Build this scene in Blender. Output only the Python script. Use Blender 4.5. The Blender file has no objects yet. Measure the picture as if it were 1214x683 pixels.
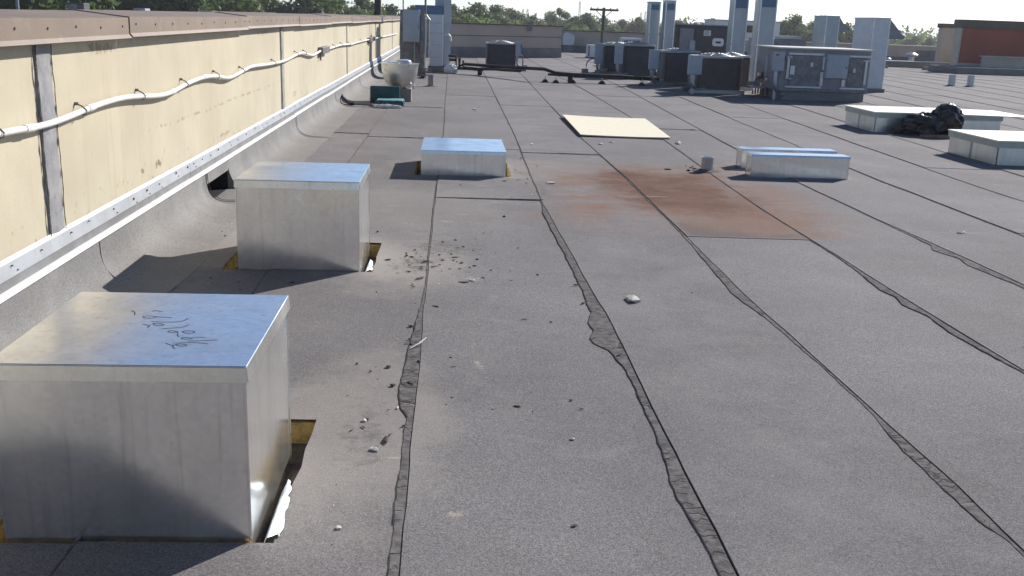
import bpy, bmesh, math, random
import numpy as np
from mathutils import Vector, Matrix
S = bpy.context.scene
col = S.collection
R = math.radians
random.seed(7)
rng = np.random.default_rng(7)

# ------------------------------------------------------------------ camera, sky, sun, exposure
cd = bpy.data.cameras.new('camera')
cam = bpy.data.objects.new('camera', cd)
col.objects.link(cam)
cd.sensor_width = 36
cd.lens = 36 * 1180 / 1214
cd.clip_start = .05
cd.clip_end = 6000
cam.matrix_world = Matrix(((0.997795, -0.017621, -0.063992, 0), (-0.057142, 0.262446, -0.963253, 0),
                           (0.033768, 0.964786, 0.26086, 1.5), (0, 0, 0, 1)))
S.camera = cam

SUN_AZ, SUN_EL = 43, 30
w = bpy.data.worlds.new('World')
S.world = w
w.use_nodes = True
wn = w.node_tree
sky = wn.nodes.new('ShaderNodeTexSky')
sky.sky_type = 'NISHITA'
sky.sun_disc = False
sky.sun_elevation = R(SUN_EL)
sky.sun_rotation = R(SUN_AZ)
sky.altitude = 150
sky.air_density = 0.7
sky.dust_density = 0.25
sky.ozone_density = 3.0
wn.nodes['Background'].inputs[1].default_value = .09
wn.links.new(sky.outputs[0], wn.nodes['Background'].inputs[0])
sl = bpy.data.lights.new('sun', 'SUN')
sl.energy = 4.8
sl.angle = R(.5)
sl.color = (1, .95, .895)
sun = bpy.data.objects.new('sun', sl)
col.objects.link(sun)
sd = Vector((math.sin(R(SUN_AZ)) * math.cos(R(SUN_EL)), math.cos(R(SUN_AZ)) * math.cos(R(SUN_EL)), math.sin(R(SUN_EL))))
sun.rotation_euler = sd.to_track_quat('Z', 'Y').to_euler()
sun.location = (0, 0, 30)
S.view_settings.view_transform = 'Standard'
S.view_settings.look = 'None'
S.view_settings.gamma = 1
S.view_settings.exposure = 0.5

# ------------------------------------------------------------------ materials
M = {}
class NT:
    def __init__(s, name):
        s.m = bpy.data.materials.new(name)
        s.m.use_nodes = True
        s.t = s.m.node_tree
        s.b = s.t.nodes['Principled BSDF']
        s.tc = s.t.nodes.new('ShaderNodeTexCoord')
        s.geo = s.t.nodes.new('ShaderNodeNewGeometry')
    def link(s, a, b): s.t.links.new(a, b)
    def put(s, v, sock):
        if hasattr(v, 'is_output'): s.link(v, sock)
        elif isinstance(v, (tuple, list)) and len(v) == 3 and sock.type == 'RGBA': sock.default_value = (*v, 1)
        else: sock.default_value = v
    def noise(s, scale, detail=4, rough=.55, vec=None, stretch=None, dist=0):
        n = s.t.nodes.new('ShaderNodeTexNoise')
        n.inputs['Scale'].default_value = scale
        n.inputs['Detail'].default_value = detail
        n.inputs['Roughness'].default_value = rough
        n.inputs['Distortion'].default_value = dist
        v = vec or s.geo.outputs['Position']
        if stretch:
            mp = s.t.nodes.new('ShaderNodeMapping')
            mp.inputs['Scale'].default_value = stretch
            s.link(v, mp.inputs[0])
            v = mp.outputs[0]
        s.link(v, n.inputs['Vector'])
        return n.outputs[0]
    def voro(s, scale, feature='F1', stretch=None, out='Distance', rand=1):
        n = s.t.nodes.new('ShaderNodeTexVoronoi')
        n.feature = feature
        n.inputs['Scale'].default_value = scale
        n.inputs['Randomness'].default_value = rand
        v = s.geo.outputs['Position']
        if stretch:
            mp = s.t.nodes.new('ShaderNodeMapping')
            mp.inputs['Scale'].default_value = stretch
            s.link(v, mp.inputs[0])
            v = mp.outputs[0]
        s.link(v, n.inputs['Vector'])
        return n.outputs[out]
    def ramp(s, f, a, b, va=0., vb=1., smooth=True):
        n = s.t.nodes.new('ShaderNodeMapRange')
        n.interpolation_type = 'SMOOTHSTEP' if smooth else 'LINEAR'
        s.put(f, n.inputs[0])
        n.inputs[1].default_value, n.inputs[2].default_value = a, b
        n.inputs[3].default_value, n.inputs[4].default_value = va, vb
        return n.outputs[0]
    def math(s, op, a, b=0.):
        n = s.t.nodes.new('ShaderNodeMath')
        n.operation = op
        s.put(a, n.inputs[0]); s.put(b, n.inputs[1])
        return n.outputs[0]
    def mix(s, f, a, b, mode='MIX'):
        n = s.t.nodes.new('ShaderNodeMix')
        n.data_type = 'RGBA'
        n.blend_type = mode
        s.put(f, n.inputs[0]); s.put(a, n.inputs[6]); s.put(b, n.inputs[7])
        return n.outputs[2]
    def xyz(s):
        n = s.t.nodes.new('ShaderNodeSeparateXYZ')
        s.link(s.geo.outputs['Position'], n.inputs[0])
        return n.outputs
    def bump(s, h, strength, dist=.01):
        n = s.t.nodes.new('ShaderNodeBump')
        n.inputs['Strength'].default_value = strength
        n.inputs['Distance'].default_value = dist
        s.put(h, n.inputs['Height'])
        s.link(n.outputs[0], s.b.inputs['Normal'])
    def out(s, c=None, rough=None, metal=None, spec=None):
        if c is not None: s.put(c, s.b.inputs['Base Color'])
        if rough is not None: s.put(rough, s.b.inputs['Roughness'])
        if metal is not None: s.put(metal, s.b.inputs['Metallic'])
        if spec is not None: s.put(spec, s.b.inputs['Specular IOR Level'])
        return s.m

def plain(name, c, rough=.6, metal=0., var=.15, scale=6, bump=0., bscale=80, spec=.4, dirt=None, stretch=None):
    n = NT(name)
    f = n.noise(scale, 5, .6, stretch=stretch)
    lo = tuple(v * (1 - var) for v in c); hi = tuple(min(1, v * (1 + var)) for v in c)
    k = n.mix(n.ramp(f, .3, .7), lo, hi)
    if dirt:
        k = n.mix(n.ramp(n.noise(scale * 2.3, 6, .7), .56, .74, 0, dirt[1]), k, dirt[0])
    if bump: n.bump(n.noise(bscale, 3), bump)
    M[name] = n.out(k, rough, metal, spec)
    return M[name]

def galv(name, c=(.905, .91, .895), rough=.17, oil=.22, spangle=.05, streak=.18):
    n = NT(name)
    v = n.voro(60, out='Color')
    sep = n.t.nodes.new('ShaderNodeSeparateColor'); n.link(v, sep.inputs[0])
    k = n.mix(sep.outputs[0], tuple(x * (1 - spangle) for x in c), tuple(min(1, x * (1 + spangle)) for x in c))
    st = n.noise(2.2, 5, .6, stretch=(6, 6, .6))
    k = n.mix(n.ramp(st, .45, .8, 0, streak), k, (.40, .39, .37))
    wm = n.noise(2.2, 3, .5, stretch=(2, 2, .8))
    k = n.mix(n.ramp(wm, .35, .85, 0, .2), k, (.80, .80, .78))
    k = n.mix(n.ramp(n.noise(2.5, 3, .5, stretch=(3, 3, 1)), .45, .85, 0, .3), k, (.46, .45, .43))
    k = n.mix(n.ramp(n.noise(4, 4, .6, stretch=(9, 9, .35)), .54, .8, 0, .5), k, (.40, .40, .385))
    scr_ = n.noise(30, 2, .6, stretch=(1, .12, .5))
    k = n.mix(n.ramp(scr_, .70, .74, 0, .25), k, (.9, .9, .88))
    r = n.ramp(n.noise(5, 3, .5), .2, .8, rough - .02, rough + .06)
    r = n.math('ADD', r, n.ramp(wm, .3, .85, 0, .08))
    n.bump(n.noise(1.6, 2, .4), oil, .03)
    M[name] = n.out(k, r, .92, .5)

def membrane(name, stain=True):
    n = NT(name)
    x, y, z = n.xyz()
    rnd = n.t.nodes.new('ShaderNodeObjectInfo').outputs['Random']
    big = n.noise(.55, 6, .62)
    mid = n.noise(3.2, 6, .65, dist=.4)
    grain = n.noise(420, 2, .8)
    gr2 = n.voro(260, out='Color')
    sp = n.t.nodes.new('ShaderNodeSeparateColor'); n.link(gr2, sp.inputs[0])
    k = n.mix(n.ramp(big, .3, .7), (.156, .149, .151), (.215, .207, .208))
    k = n.mix(n.ramp(mid, .45, .75, 0, .4), k, (.215, .203, .194))
    k = n.mix(n.ramp(n.noise(1.3, 5, .7, stretch=(1, .35, 1)), .55, .8, 0, .45), k, (.122, .106, .099))
    k = n.mix(n.ramp(rnd, 0, 1, 0, .25), k, (.145, .132, .127))
    g = n.math('ADD', n.math('MULTIPLY', grain, .7), n.math('MULTIPLY', sp.outputs[0], .55))
    k = n.mix(1, k, n.mix(n.ramp(g, .35, .95, 0, 1, False), (.58, .58, .59), (1.42, 1.41, 1.40)), 'MULTIPLY')
    # pale dust: near the torn openings and along the wall
    nz = n.noise(2.4, 6, .7)
    for (cx, cy, rx, ry, amt) in ((-.32, 3.5, .42, 1.0, .5), (-.35, 6.1, .6, .9, .55), (-1.5, 7.2, .7, 1.6, .6), (.3, 10.2, 1.2, 1.0, .3), (-.3, 8.0, 1.0, 1.2, .3), (-1.5, 4.6, .5, 1.4, .3)):
        dx = n.math('DIVIDE', n.math('SUBTRACT', x, cx), rx)
        dy = n.math('DIVIDE', n.math('SUBTRACT', y, cy), ry)
        d = n.math('ADD', n.math('MULTIPLY', dx, dx), n.math('MULTIPLY', dy, dy))
        d = n.math('ADD', d, n.math('MULTIPLY', n.math('SUBTRACT', nz, .5), 2.2))
        k = n.mix(n.ramp(d, .1, 1.1, amt, 0), k, (.33, .30, .265))
    # splashes of pale mortar
    spl = n.noise(7.5, 4, .75, stretch=(.55, 1.3, 1))
    near = n.ramp(y, 9.5, 12.5, 1, 0)
    k = n.mix(n.math('MULTIPLY', n.ramp(spl, .69, .74, 0, .6), near), k, (.42, .39, .35))
    # ponding tide lines, wipe marks, dark grit smears
    pond = n.noise(.8, 3, .5, dist=.3)
    tide = n.ramp(n.math('ABSOLUTE', n.math('SUBTRACT', pond, .53)), 0, .012, 1, 0)
    k = n.mix(n.math('MULTIPLY', tide, n.ramp(n.noise(1.7, 4), .4, .7, 0, .30)), k, (.27, .255, .245))
    k = n.mix(n.ramp(n.noise(1.1, 5, .65, stretch=(.45, 2.4, 1)), .55, .8, 0, .4), k, (.225, .218, .218))
    k = n.mix(n.ramp(n.noise(6, 5, .75, stretch=(1.8, .6, 1)), .62, .78, 0, .3), k, (.115, .106, .103))
    for (cx, cy, rx, ry, amt) in ((-.2, 6.05, .28, .35, .85), (-.05, 6.5, .5, .5, .5), (.68, 9.95, .22, .3, .7), (-.3, 3.45, .14, .5, .5), (2.72, 10.55, .3, .22, .8), (.85, 8.9, .08, .9, .5)):
        dx = n.math('DIVIDE', n.math('SUBTRACT', x, cx), rx)
        dy = n.math('DIVIDE', n.math('SUBTRACT', y, cy), ry)
        d = n.math('ADD', n.math('ADD', n.math('MULTIPLY', dx, dx), n.math('MULTIPLY', dy, dy)), n.math('MULTIPLY', n.math('SUBTRACT', n.noise(14, 6, .8), .45), 3.4))
        k = n.mix(n.ramp(d, -.2, .55, amt, 0), k, (.07, .064, .06))
    for (cx, cy, rx, ry, amt) in ((.04, 2.8, .05, .05, .7), (.14, 4.19, .04, .10, .6), (.12, 4.5, .02, .12, .45), (.16, 4.02, .03, .03, .5), (.14, 5.7, .09, .08, .55), (-.02, 7.4, .09, .05, .7), (.1, 7.7, .07, .05, .6), (-.32, 7.3, .08, .05, .5), (-.45, 8.0, .09, .06, .5), (.25, 5.3, .05, .12, .35), (-.5, 2.75, .06, .2, .4), (1.15, 9.0, .16, .05, .5), (.3, 9.1, .1, .05, .6)):
        dx = n.math('DIVIDE', n.math('SUBTRACT', x, cx), rx)
        dy = n.math('DIVIDE', n.math('SUBTRACT', y, cy), ry)
        d = n.math('ADD', n.math('ADD', n.math('MULTIPLY', dx, dx), n.math('MULTIPLY', dy, dy)), n.math('MULTIPLY', n.math('SUBTRACT', n.noise(38, 4, .75), .42), 3.5))
        k = n.mix(n.ramp(d, 0, .7, amt, 0), k, (.40, .365, .30))
    rd = n.math('MULTIPLY', n.ramp(x, -.6, -1.1), n.math('MULTIPLY', n.ramp(y, 9, 12), n.ramp(y, 15, 18, 1, 0)))
    k = n.mix(n.math('MULTIPLY', rd, n.ramp(n.noise(2.5, 5, .7), .42, .62, 0, .5)), k, (.185, .135, .12))
    # scuffed walkway: paler, worn track between the seams
    wk = n.ramp(n.math('ABSOLUTE', n.math('SUBTRACT', n.math('ADD', x, n.math('MULTIPLY', n.noise(.5, 3), .9)), 1.65)), .05, .55, 1, 0)
    k = n.mix(n.math('MULTIPLY', wk, n.ramp(n.noise(2.2, 5, .7), .35, .7, 0, .35)), k, (.245, .235, .232))
    if stain:  # red clay that washed off the boxes and dried against one end lap
        wob = n.noise(1.5, 5, .65, dist=.5)
        ax = n.math('ADD', x, n.math('MULTIPLY', n.math('SUBTRACT', wob, .5), 1.1))
        ay = n.math('ADD', y, n.math('MULTIPLY', n.math('SUBTRACT', n.noise(1.0, 5, .7), .5), 2.0))
        blot = n.noise(1.3, 6, .72, stretch=(.8, 1.5, 1), dist=.4)
        core = n.math('MULTIPLY', n.math('MULTIPLY', n.ramp(ax, 1.25, 1.8), n.ramp(ax, 2.35, 2.9, 1, 0)), n.math('MULTIPLY', n.ramp(ay, 7.7, 8.4), n.ramp(ay, 9.7, 10.6, 1, 0)))
        apron = n.math('MULTIPLY', n.math('MULTIPLY', n.ramp(ax, 1.5, 1.9), n.ramp(ax, 2.5, 3.1, 1, 0)), n.math('MULTIPLY', n.math('MULTIPLY', n.ramp(y, 7.03, 7.06), n.ramp(ay, 8.2, 9.4, 1, 0)), .75))
        halo = n.math('MULTIPLY', n.math('MULTIPLY', n.ramp(ax, .5, 1.3), n.ramp(ax, 2.8, 3.5, 1, 0)), n.math('MULTIPLY', n.ramp(ay, 6.9, 7.8), n.ramp(ay, 9.9, 11.2, 1, 0)))
        k = n.mix(n.math('MULTIPLY', halo, n.ramp(blot, .36, .60, .15, .85)), k, (.205, .112, .072))
        k = n.mix(n.math('MULTIPLY', apron, n.ramp(blot, .25, .55, .45, .85)), k, (.18, .098, .066))
        k = n.mix(n.math('MULTIPLY', core, n.ramp(blot, .28, .52, .35, 1)), k, (.128, .054, .030))
        k = n.mix(n.math('MULTIPLY', n.math('MULTIPLY', core, n.ramp(n.noise(2.6, 5, .7), .46, .60)), .85), k, (.092, .034, .019))
        wl = n.ramp(n.math('ABSOLUTE', n.math('SUBTRACT', n.math('ADD', y, n.math('MULTIPLY', n.noise(2, 3), .12)), 8.78)), 0, .035, 1, 0)
        wl = n.math('MULTIPLY', wl, n.math('MULTIPLY', n.ramp(x, .85, 1.0), n.ramp(x, 2.0, 2.3, 1, 0)))
        k = n.mix(n.math('MULTIPLY', wl, n.ramp(n.noise(9, 4), .35, .65, 0, .5)), k, (.34, .30, .28))
        pud = n.math('MULTIPLY', n.math('MULTIPLY', n.ramp(x, 1.72, 1.8), n.ramp(x, 2.6, 2.7, 1, 0)), n.math('MULTIPLY', n.ramp(y, 7.03, 7.05), n.ramp(ay, 7.0, 7.5, 1, 0)))
        k = n.mix(n.math('MULTIPLY', pud, .55), k, (.085, .07, .062))
    n.bump(n.math('ADD', n.math('MULTIPLY', g, .003), n.math('ADD', n.math('MULTIPLY', n.noise(7, 3), .004), n.math('MULTIPLY', n.noise(1.1, 2), .03))), .8, 1)
    M[name] = n.out(k, .93, 0, .25)

membrane('membrane')
def flash():
    n = NT('flashing_membrane')
    x, y, z = n.xyz()
    g = n.math('ADD', n.math('MULTIPLY', n.noise(420, 2, .8), .7), n.math('MULTIPLY', n.noise(130, 2), .4))
    k = n.mix(n.ramp(n.noise(2.5, 6, .65), .3, .7), (.205, .20, .195), (.265, .26, .25))
    k = n.mix(n.ramp(z, .02, .14, .5, 0), k, (.24, .22, .195))
    k = n.mix(n.ramp(n.noise(3, 5, .7, stretch=(1, 2.5, .3)), .6, .75, 0, .5), k, (.22, .20, .14))
    k = n.mix(1, k, n.mix(n.ramp(g, .35, .8), (.5, .5, .5), (1.5, 1.5, 1.5)), 'MULTIPLY')
    n.bump(n.math('ADD', n.math('MULTIPLY', g, .002), n.math('MULTIPLY', n.noise(5, 2), .012)), .8, 1)
    M['flashing_membrane'] = n.out(k, .9, 0, .25)
flash()
def bitumen():
    n = NT('bitumen')
    c = n.math('ADD', n.voro(11, 'DISTANCE_TO_EDGE', stretch=(.5, 1.6, 1)), n.math('MULTIPLY', n.math('SUBTRACT', n.noise(9, 4), .42), .35))
    c2 = n.voro(60, 'DISTANCE_TO_EDGE', stretch=(.6, 1.4, 1))
    k = n.mix(n.ramp(n.noise(30, 4), .35, .65), (.105, .098, .096), (.17, .161, .157))
    k = n.mix(n.ramp(n.math('ABSOLUTE', c), .0, .025, .8, 0), k, (.03, .028, .027))
    n.bump(n.math('ADD', n.math('MULTIPLY', n.ramp(c, 0, .06), .004), n.math('MULTIPLY', n.noise(160, 3), .004)), .9, 1)
    M['bitumen'] = n.out(k, .95, 0, .08)
bitumen()
def wallpaint():
    n = NT('tan_paint')
    x, y, z = n.xyz()
    k = n.mix(n.ramp(n.noise(1.2, 5, .6), .3, .7), (.455, .40, .29), (.54, .485, .355))
    k = n.mix(n.ramp(n.noise(2.4, 5, .7, stretch=(1, 2.2, .18)), .5, .8, 0, .35), k, (.55, .48, .37))
    k = n.mix(n.ramp(n.noise(5, 5, .7, stretch=(1, 2.6, .12)), .5, .75, 0, .4), k, (.40, .33, .21))
    k = n.mix(n.ramp(n.noise(.8, 4, .6), .5, .75, 0, .3), k, (.58, .50, .38))
    k = n.mix(n.ramp(n.noise(22, 4, .75, stretch=(1, 1.4, .5)), .69, .72, 0, .8), k, (.24, .17, .11))
    ln = n.ramp(n.math('ABSOLUTE', n.math('SUBTRACT', z, n.math('ADD', .70, n.math('MULTIPLY', n.noise(1.2, 2), .06)))), .004, .016, 1, 0)
    ln = n.math('MULTIPLY', ln, n.math('MULTIPLY', n.ramp(y, 6.2, 7), n.ramp(y, 11, 12, 1, 0)))
    k = n.mix(n.math('MULTIPLY', ln, n.ramp(n.noise(10, 4, .7), .50, .60, 0, .7)), k, (.30, .21, .13))
    for (cy, cz_, ry, rz_, amt) in ((6.72, .50, .16, .045, .95), (6.35, .50, .05, .04, .8), (5.75, 1.27, .5, .05, .6), (10.6, 1.28, .6, .05, .55), (12.6, .52, .3, .06, .5), (8.7, .47, .4, .03, .7)):
        dy = n.math('DIVIDE', n.math('SUBTRACT', y, cy), ry); dz = n.math('DIVIDE', n.math('SUBTRACT', z, cz_), rz_)
        d = n.math('ADD', n.math('ADD', n.math('MULTIPLY', dy, dy), n.math('MULTIPLY', dz, dz)), n.math('MULTIPLY', n.math('SUBTRACT', n.noise(24, 5, .75), .45), 4.0))
        k = n.mix(n.ramp(d, .1, .5, amt, 0), k, (.20, .14, .095))
    low = n.ramp(z, .42, .62, 1, 0)
    k = n.mix(n.math('MULTIPLY', low, n.ramp(n.noise(13, 5, .7), .6, .66, 0, .8)), k, (.30, .23, .17))
    hi = n.ramp(z, 1.22, 1.34)
    k = n.mix(n.math('MULTIPLY', hi, n.ramp(n.noise(11, 5, .75), .56, .64, 0, .7)), k, (.42, .30, .19))
    n.bump(n.math('ADD', n.math('MULTIPLY', n.noise(60, 3), .0015), n.math('MULTIPLY', n.noise(2, 2), .01)), .6, 1)
    M['tan_paint'] = n.out(k, .8, 0, .3)
wallpaint()
galv('galvanised')
galv('galvanised_dull', (.34, .37, .41), .34, .3, .06, .3)
galv('galvanised_lid', (.74, .735, .70), .26, .2, .04, .1)
galv('aluminium_curb', (.80, .80, .75), .34, .3, .05, .25)
plain('coping_paint', (.235, .178, .132), .55, .0, .12, 2.5, .1, 60, dirt=((.42, .34, .27), .35))
plain('joint_sealant', (.33, .325, .325), .9, 0, .22, 9, .9, 220)
plain('seam_tar', (.05, .047, .046), .95, 0, .3, 30, .3, 120, spec=.1)
plain('dark_sealant', (.075, .07, .068), .9, 0, .3, 40, .9, 120)
plain('white_metal', (.52, .54, .56), .4, .35, .08, 7, dirt=((.42, .41, .39), .5))
plain('bright_lip', (.80, .80, .78), .45, .0, .04, 7)
plain('grey_gap', (.20, .20, .20), .8)
plain('pvc', (.78, .76, .71), .45, 0, .06, 8, dirt=((.55, .50, .42), .4))
plain('screw_head', (.045, .04, .038), .6)
plain('clip_metal', (.20, .19, .18), .5, .5)
plain('foam', (.46, .33, .12), .95, 0, .3, 18, .8, 90, dirt=((.17, .11, .05), .9))
plain('cut_felt', (.05, .045, .042), .95, 0, .3, 30, .5)
plain('deck_dirt', (.10, .085, .07), .95, 0, .4, 12, .8, 60)
plain('foil_flashing', (.72, .76, .80), .3, .85, .06, 12)
plain('plywood', (.72, .66, .50), .75, 0, .03, 3, .1, 40, stretch=(9, 1, 1))
plain('black_rubber', (.018, .018, .019), .6, 0, .3, 10)
plain('black_plastic', (.014, .014, .015), .38, 0, .3, 10)
plain('bag_plastic', (.008, .008, .009), .3, 0, .3, 10, .35, 12, spec=.5)
plain('teal_plastic', (.008, .055, .068), .42, 0, .12, 8)
plain('teal_tray', (.16, .36, .38), .45, 0, .12, 8)
plain('clear_film', (.62, .64, .66), .2, 0, .15, 40)
plain('fan_aluminium', (.66, .65, .62), .33, .95, .15, 3, .1, 6, dirt=((.26, .23, .19), .9))
plain('cabinet_grey', (.36, .40, .44), .5, .1, .08, 5, dirt=((.28, .30, .33), .4))
plain('rack_grey', (.20, .20, .21), .6, .2, .25, 7, dirt=((.40, .38, .37), .5))
plain('duct_white', (.60, .62, .64), .45, .25, .06, 5, dirt=((.45, .47, .49), .4))
plain('blue_film', (.10, .17, .26), .35, .2, .12, 6)
plain('unit_dark', (.085, .082, .085), .55, .15, .12, 6, dirt=((.13, .125, .125), .5))
plain('unit_brown', (.105, .088, .08), .55, .15, .12, 6, dirt=((.15, .13, .12), .5))
plain('fin_dark', (.065, .057, .054), .6, .2, .2, 14)
plain('unit_grey', (.25, .25, .265), .5, .15, .1, 6, dirt=((.26, .26, .26), .4))
plain('unit_grille', (.34, .35, .36), .45, .3, .1, 6)
plain('trim_white', (.74, .72, .68), .55, 0, .08, 9, dirt=((.5, .47, .43), .4))
plain('label_white', (.78, .78, .77), .5, 0, .03)
plain('label_print', (.06, .06, .06), .6)
plain('red_mark', (.55, .05, .035), .5)
plain('copper', (.45, .22, .12), .4, .8)
plain('skylight_panel', (.78, .75, .60), .5, 0, .07, 3, dirt=((.58, .58, .50), .5))
plain('skylight_frame', (.46, .48, .41), .5, .2, .1, 5)
plain('plank_wood', (.20, .13, .095), .85, 0, .3, 10)
plain('stucco_tan', (.55, .46, .37), .9, 0, .07, 1.2, .4, 40)
plain('stucco_far', (.50, .41, .335), .9, 0, .1, .8, .4, 30, dirt=((.42, .34, .27), .5))
plain('stucco_red', (.38, .095, .062), .9, 0, .12, .6, .4, 30, dirt=((.28, .075, .05), .6))
plain('cap_brown', (.13, .105, .09), .7, .1, .1, 2)
plain('cap_light', (.55, .52, .47), .5, .2, .1, 2)
plain('roof_base', (.12, .115, .11), .9)
plain('far_roof', (.30, .29, .28), .9, 0, .15, 1.0)
plain('bark', (.07, .055, .042), .9, 0, .3, 4)
plain('pole_wood', (.075, .06, .05), .9, 0, .2, 5)
plain('steel_far', (.30, .31, .33), .6, .3)
plain('wire', (.05, .05, .05), .6)
plain('stone_pale', (.52, .50, .46), .9, 0, .2, 30, .6, 90)
plain('stone_dark', (.07, .062, .056), .95, 0, .4, 40, .6, 90)
plain('marker_ink', (.03, .032, .05), .6)
plain('earth', (.13, .12, .075), .95, 0, .35, .05)
plain('asphalt', (.055, .055, .056), .9, 0, .2, .3)
plain('neighbour_wall', (.20, .18, .165), .9, 0, .15, .5)
plain('window_dark', (.02, .022, .025), .15)
def leafmat(name, a, b):
    n = NT(name)
    f = n.noise(.35, 4, .6)
    oi = n.t.nodes.new('ShaderNodeObjectInfo').outputs['Random']
    k = n.mix(n.ramp(n.math('ADD', f, n.math('MULTIPLY', n.noise(3, 2), .5)), .5, 1.0), a, b)
    k = n.mix(n.math('MULTIPLY', oi, .5), k, tuple(v * .6 for v in b))
    M[name] = n.out(k, .6, 0, .3)
    tr = n.t.nodes.new('ShaderNodeBsdfTranslucent'); ms = n.t.nodes.new('ShaderNodeMixShader'); ms.inputs[0].default_value = .42
    n.link(n.mix(1, k, (1.5, 1.7, .9), 'MULTIPLY'), tr.inputs[0])
    o_ = n.t.nodes['Material Output']; n.link(n.b.outputs[0], ms.inputs[1]); n.link(tr.outputs[0], ms.inputs[2]); n.link(ms.outputs[0], o_.inputs[0])
leafmat('leaf_dark', (.04, .065, .03), (.085, .12, .05))
leafmat('leaf_mid', (.05, .085, .03), (.11, .15, .05))
leafmat('leaf_light', (.09, .14, .04), (.16, .21, .06))

# ------------------------------------------------------------------ mesh helpers
ORG = {}
class MB:
    def __init__(s): s.bm = bmesh.new()
    def box(s, x0, x1, y0, y1, z0, z1, bev=0., seg=1):
        b = bmesh.new() if bev else s.bm
        vs = [b.verts.new((x, y, z)) for x in (x0, x1) for y in (y0, y1) for z in (z0, z1)]
        for f in ((0, 1, 3, 2), (4, 6, 7, 5), (0, 4, 5, 1), (2, 3, 7, 6), (0, 2, 6, 4), (1, 5, 7, 3)):
            b.faces.new([vs[i] for i in f])
        if bev:
            bmesh.ops.bevel(b, geom=list(b.edges), offset=bev, segments=seg, profile=.5, affect='EDGES')
            s.join(b)
        return s
    def join(s, b):
        m = bpy.data.meshes.new('tmp'); b.to_mesh(m); b.free(); s.bm.from_mesh(m); bpy.data.meshes.remove(m)
    def poly(s, pts):
        return s.bm.faces.new([s.bm.verts.new(p) for p in pts])
    def prism(s, pts, d, off=Vector((0, 0, 0))):
        """extrude a closed outline (list of 3d points) along vector d"""
        a = [s.bm.verts.new(p) for p in pts]; b = [s.bm.verts.new(Vector(p) + Vector(d)) for p in pts]
        n = len(a)
        s.bm.faces.new(a[::-1]); s.bm.faces.new(b)
        for i in range(n): s.bm.faces.new((a[i], a[(i + 1) % n], b[(i + 1) % n], b[i]))
        return s
    def lathe(s, cx, cy, prof, n=24, cap=True):
        rings = []
        for r, z in prof:
            rings.append([s.bm.verts.new((cx + r * math.cos(2 * math.pi * i / n), cy + r * math.sin(2 * math.pi * i / n), z)) for i in range(n)])
        for a, b in zip(rings, rings[1:]):
            for i in range(n): s.bm.faces.new((a[i], a[(i + 1) % n], b[(i + 1) % n], b[i]))
        if cap:
            s.bm.faces.new(rings[0][::-1]); s.bm.faces.new(rings[-1])
        return s
    def tube(s, path, r, n=8, smooth=0):
        P = [Vector(p) for p in path]
        for _ in range(smooth):
            Q = [P[0]]
            for a, b in zip(P, P[1:]): Q += [a * .75 + b * .25, a * .25 + b * .75]
            P = Q + [P[-1]]
        rings = []
        up = Vector((0, 0, 1))
        for i, p in enumerate(P):
            d = (P[min(i + 1, len(P) - 1)] - P[max(i - 1, 0)]).normalized()
            u = d.cross(up)
            u = (u if u.length > .05 else d.cross(Vector((1, 0, 0)))).normalized()
            v = d.cross(u)
            rr = r[i] if isinstance(r, (list, tuple)) else r
            rings.append([s.bm.verts.new(p + (u * math.cos(2 * math.pi * k / n) + v * math.sin(2 * math.pi * k / n)) * rr) for k in range(n)])
        for a, b in zip(rings, rings[1:]):
            for k in range(n): s.bm.faces.new((a[k], a[(k + 1) % n], b[(k + 1) % n], b[k]))
        s.bm.faces.new(rings[0][::-1]); s.bm.faces.new(rings[-1])
        return s
    def build(s, name, mat, parent=None, smooth=False, loc=None):
        bmesh.ops.recalc_face_normals(s.bm, faces=s.bm.faces)
        o0 = ORG[parent] if parent else Vector(loc or (0, 0, 0))
        bmesh.ops.translate(s.bm, verts=s.bm.verts, vec=-o0)
        me = bpy.data.meshes.new(name); s.bm.to_mesh(me); s.bm.free()
        me.materials.append(M[mat])
        if smooth:
            for p in me.polygons: p.use_smooth = True
            try: me.set_sharp_from_angle(angle=R(40))
            except Exception: pass
        o = bpy.data.objects.new(name, me); col.objects.link(o)
        if parent: o.parent = parent
        else: o.location = o0
        ORG[o] = o0
        return o

def tag(o, label=None, cat=None, group=None, kind=None):
    if label: o['label'] = label
    if cat: o['category'] = cat
    if group: o['group'] = group
    if kind: o['kind'] = kind
    return o
def thing(name, loc, label, cat, group=None):
    o = bpy.data.objects.new(name, None); o.empty_display_size = .1
    col.objects.link(o); o.location = loc; ORG[o] = Vector(loc)
    return tag(o, label, cat, group)
def copy_tree(o, parent=None, delta=None):
    c = o.copy(); col.objects.link(c)
    if parent: c.parent = parent
    for ch in list(o.children): copy_tree(ch, c)
    return c
def bx(name, mat, parent, *a, **k): return MB().box(*a, **k).build(name, mat, parent)
def lerp(tab, y):
    if y <= tab[0][1]: return tab[0][0]
    for (xa, ya), (xb, yb) in zip(tab, tab[1:]):
        if y <= yb: return xa + (xb - xa) * (y - ya) / (yb - ya)
    return tab[-1][0]
def sn(*a):  # cheap smooth pseudo noise
    t = sum(v * f for v, f in zip(a, (1, 7.3, 3.1)))
    return (math.sin(t * 2.1) + math.sin(t * 4.7 + 1.3) * .6 + math.sin(t * 9.1 + 4) * .35) / 1.95

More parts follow.
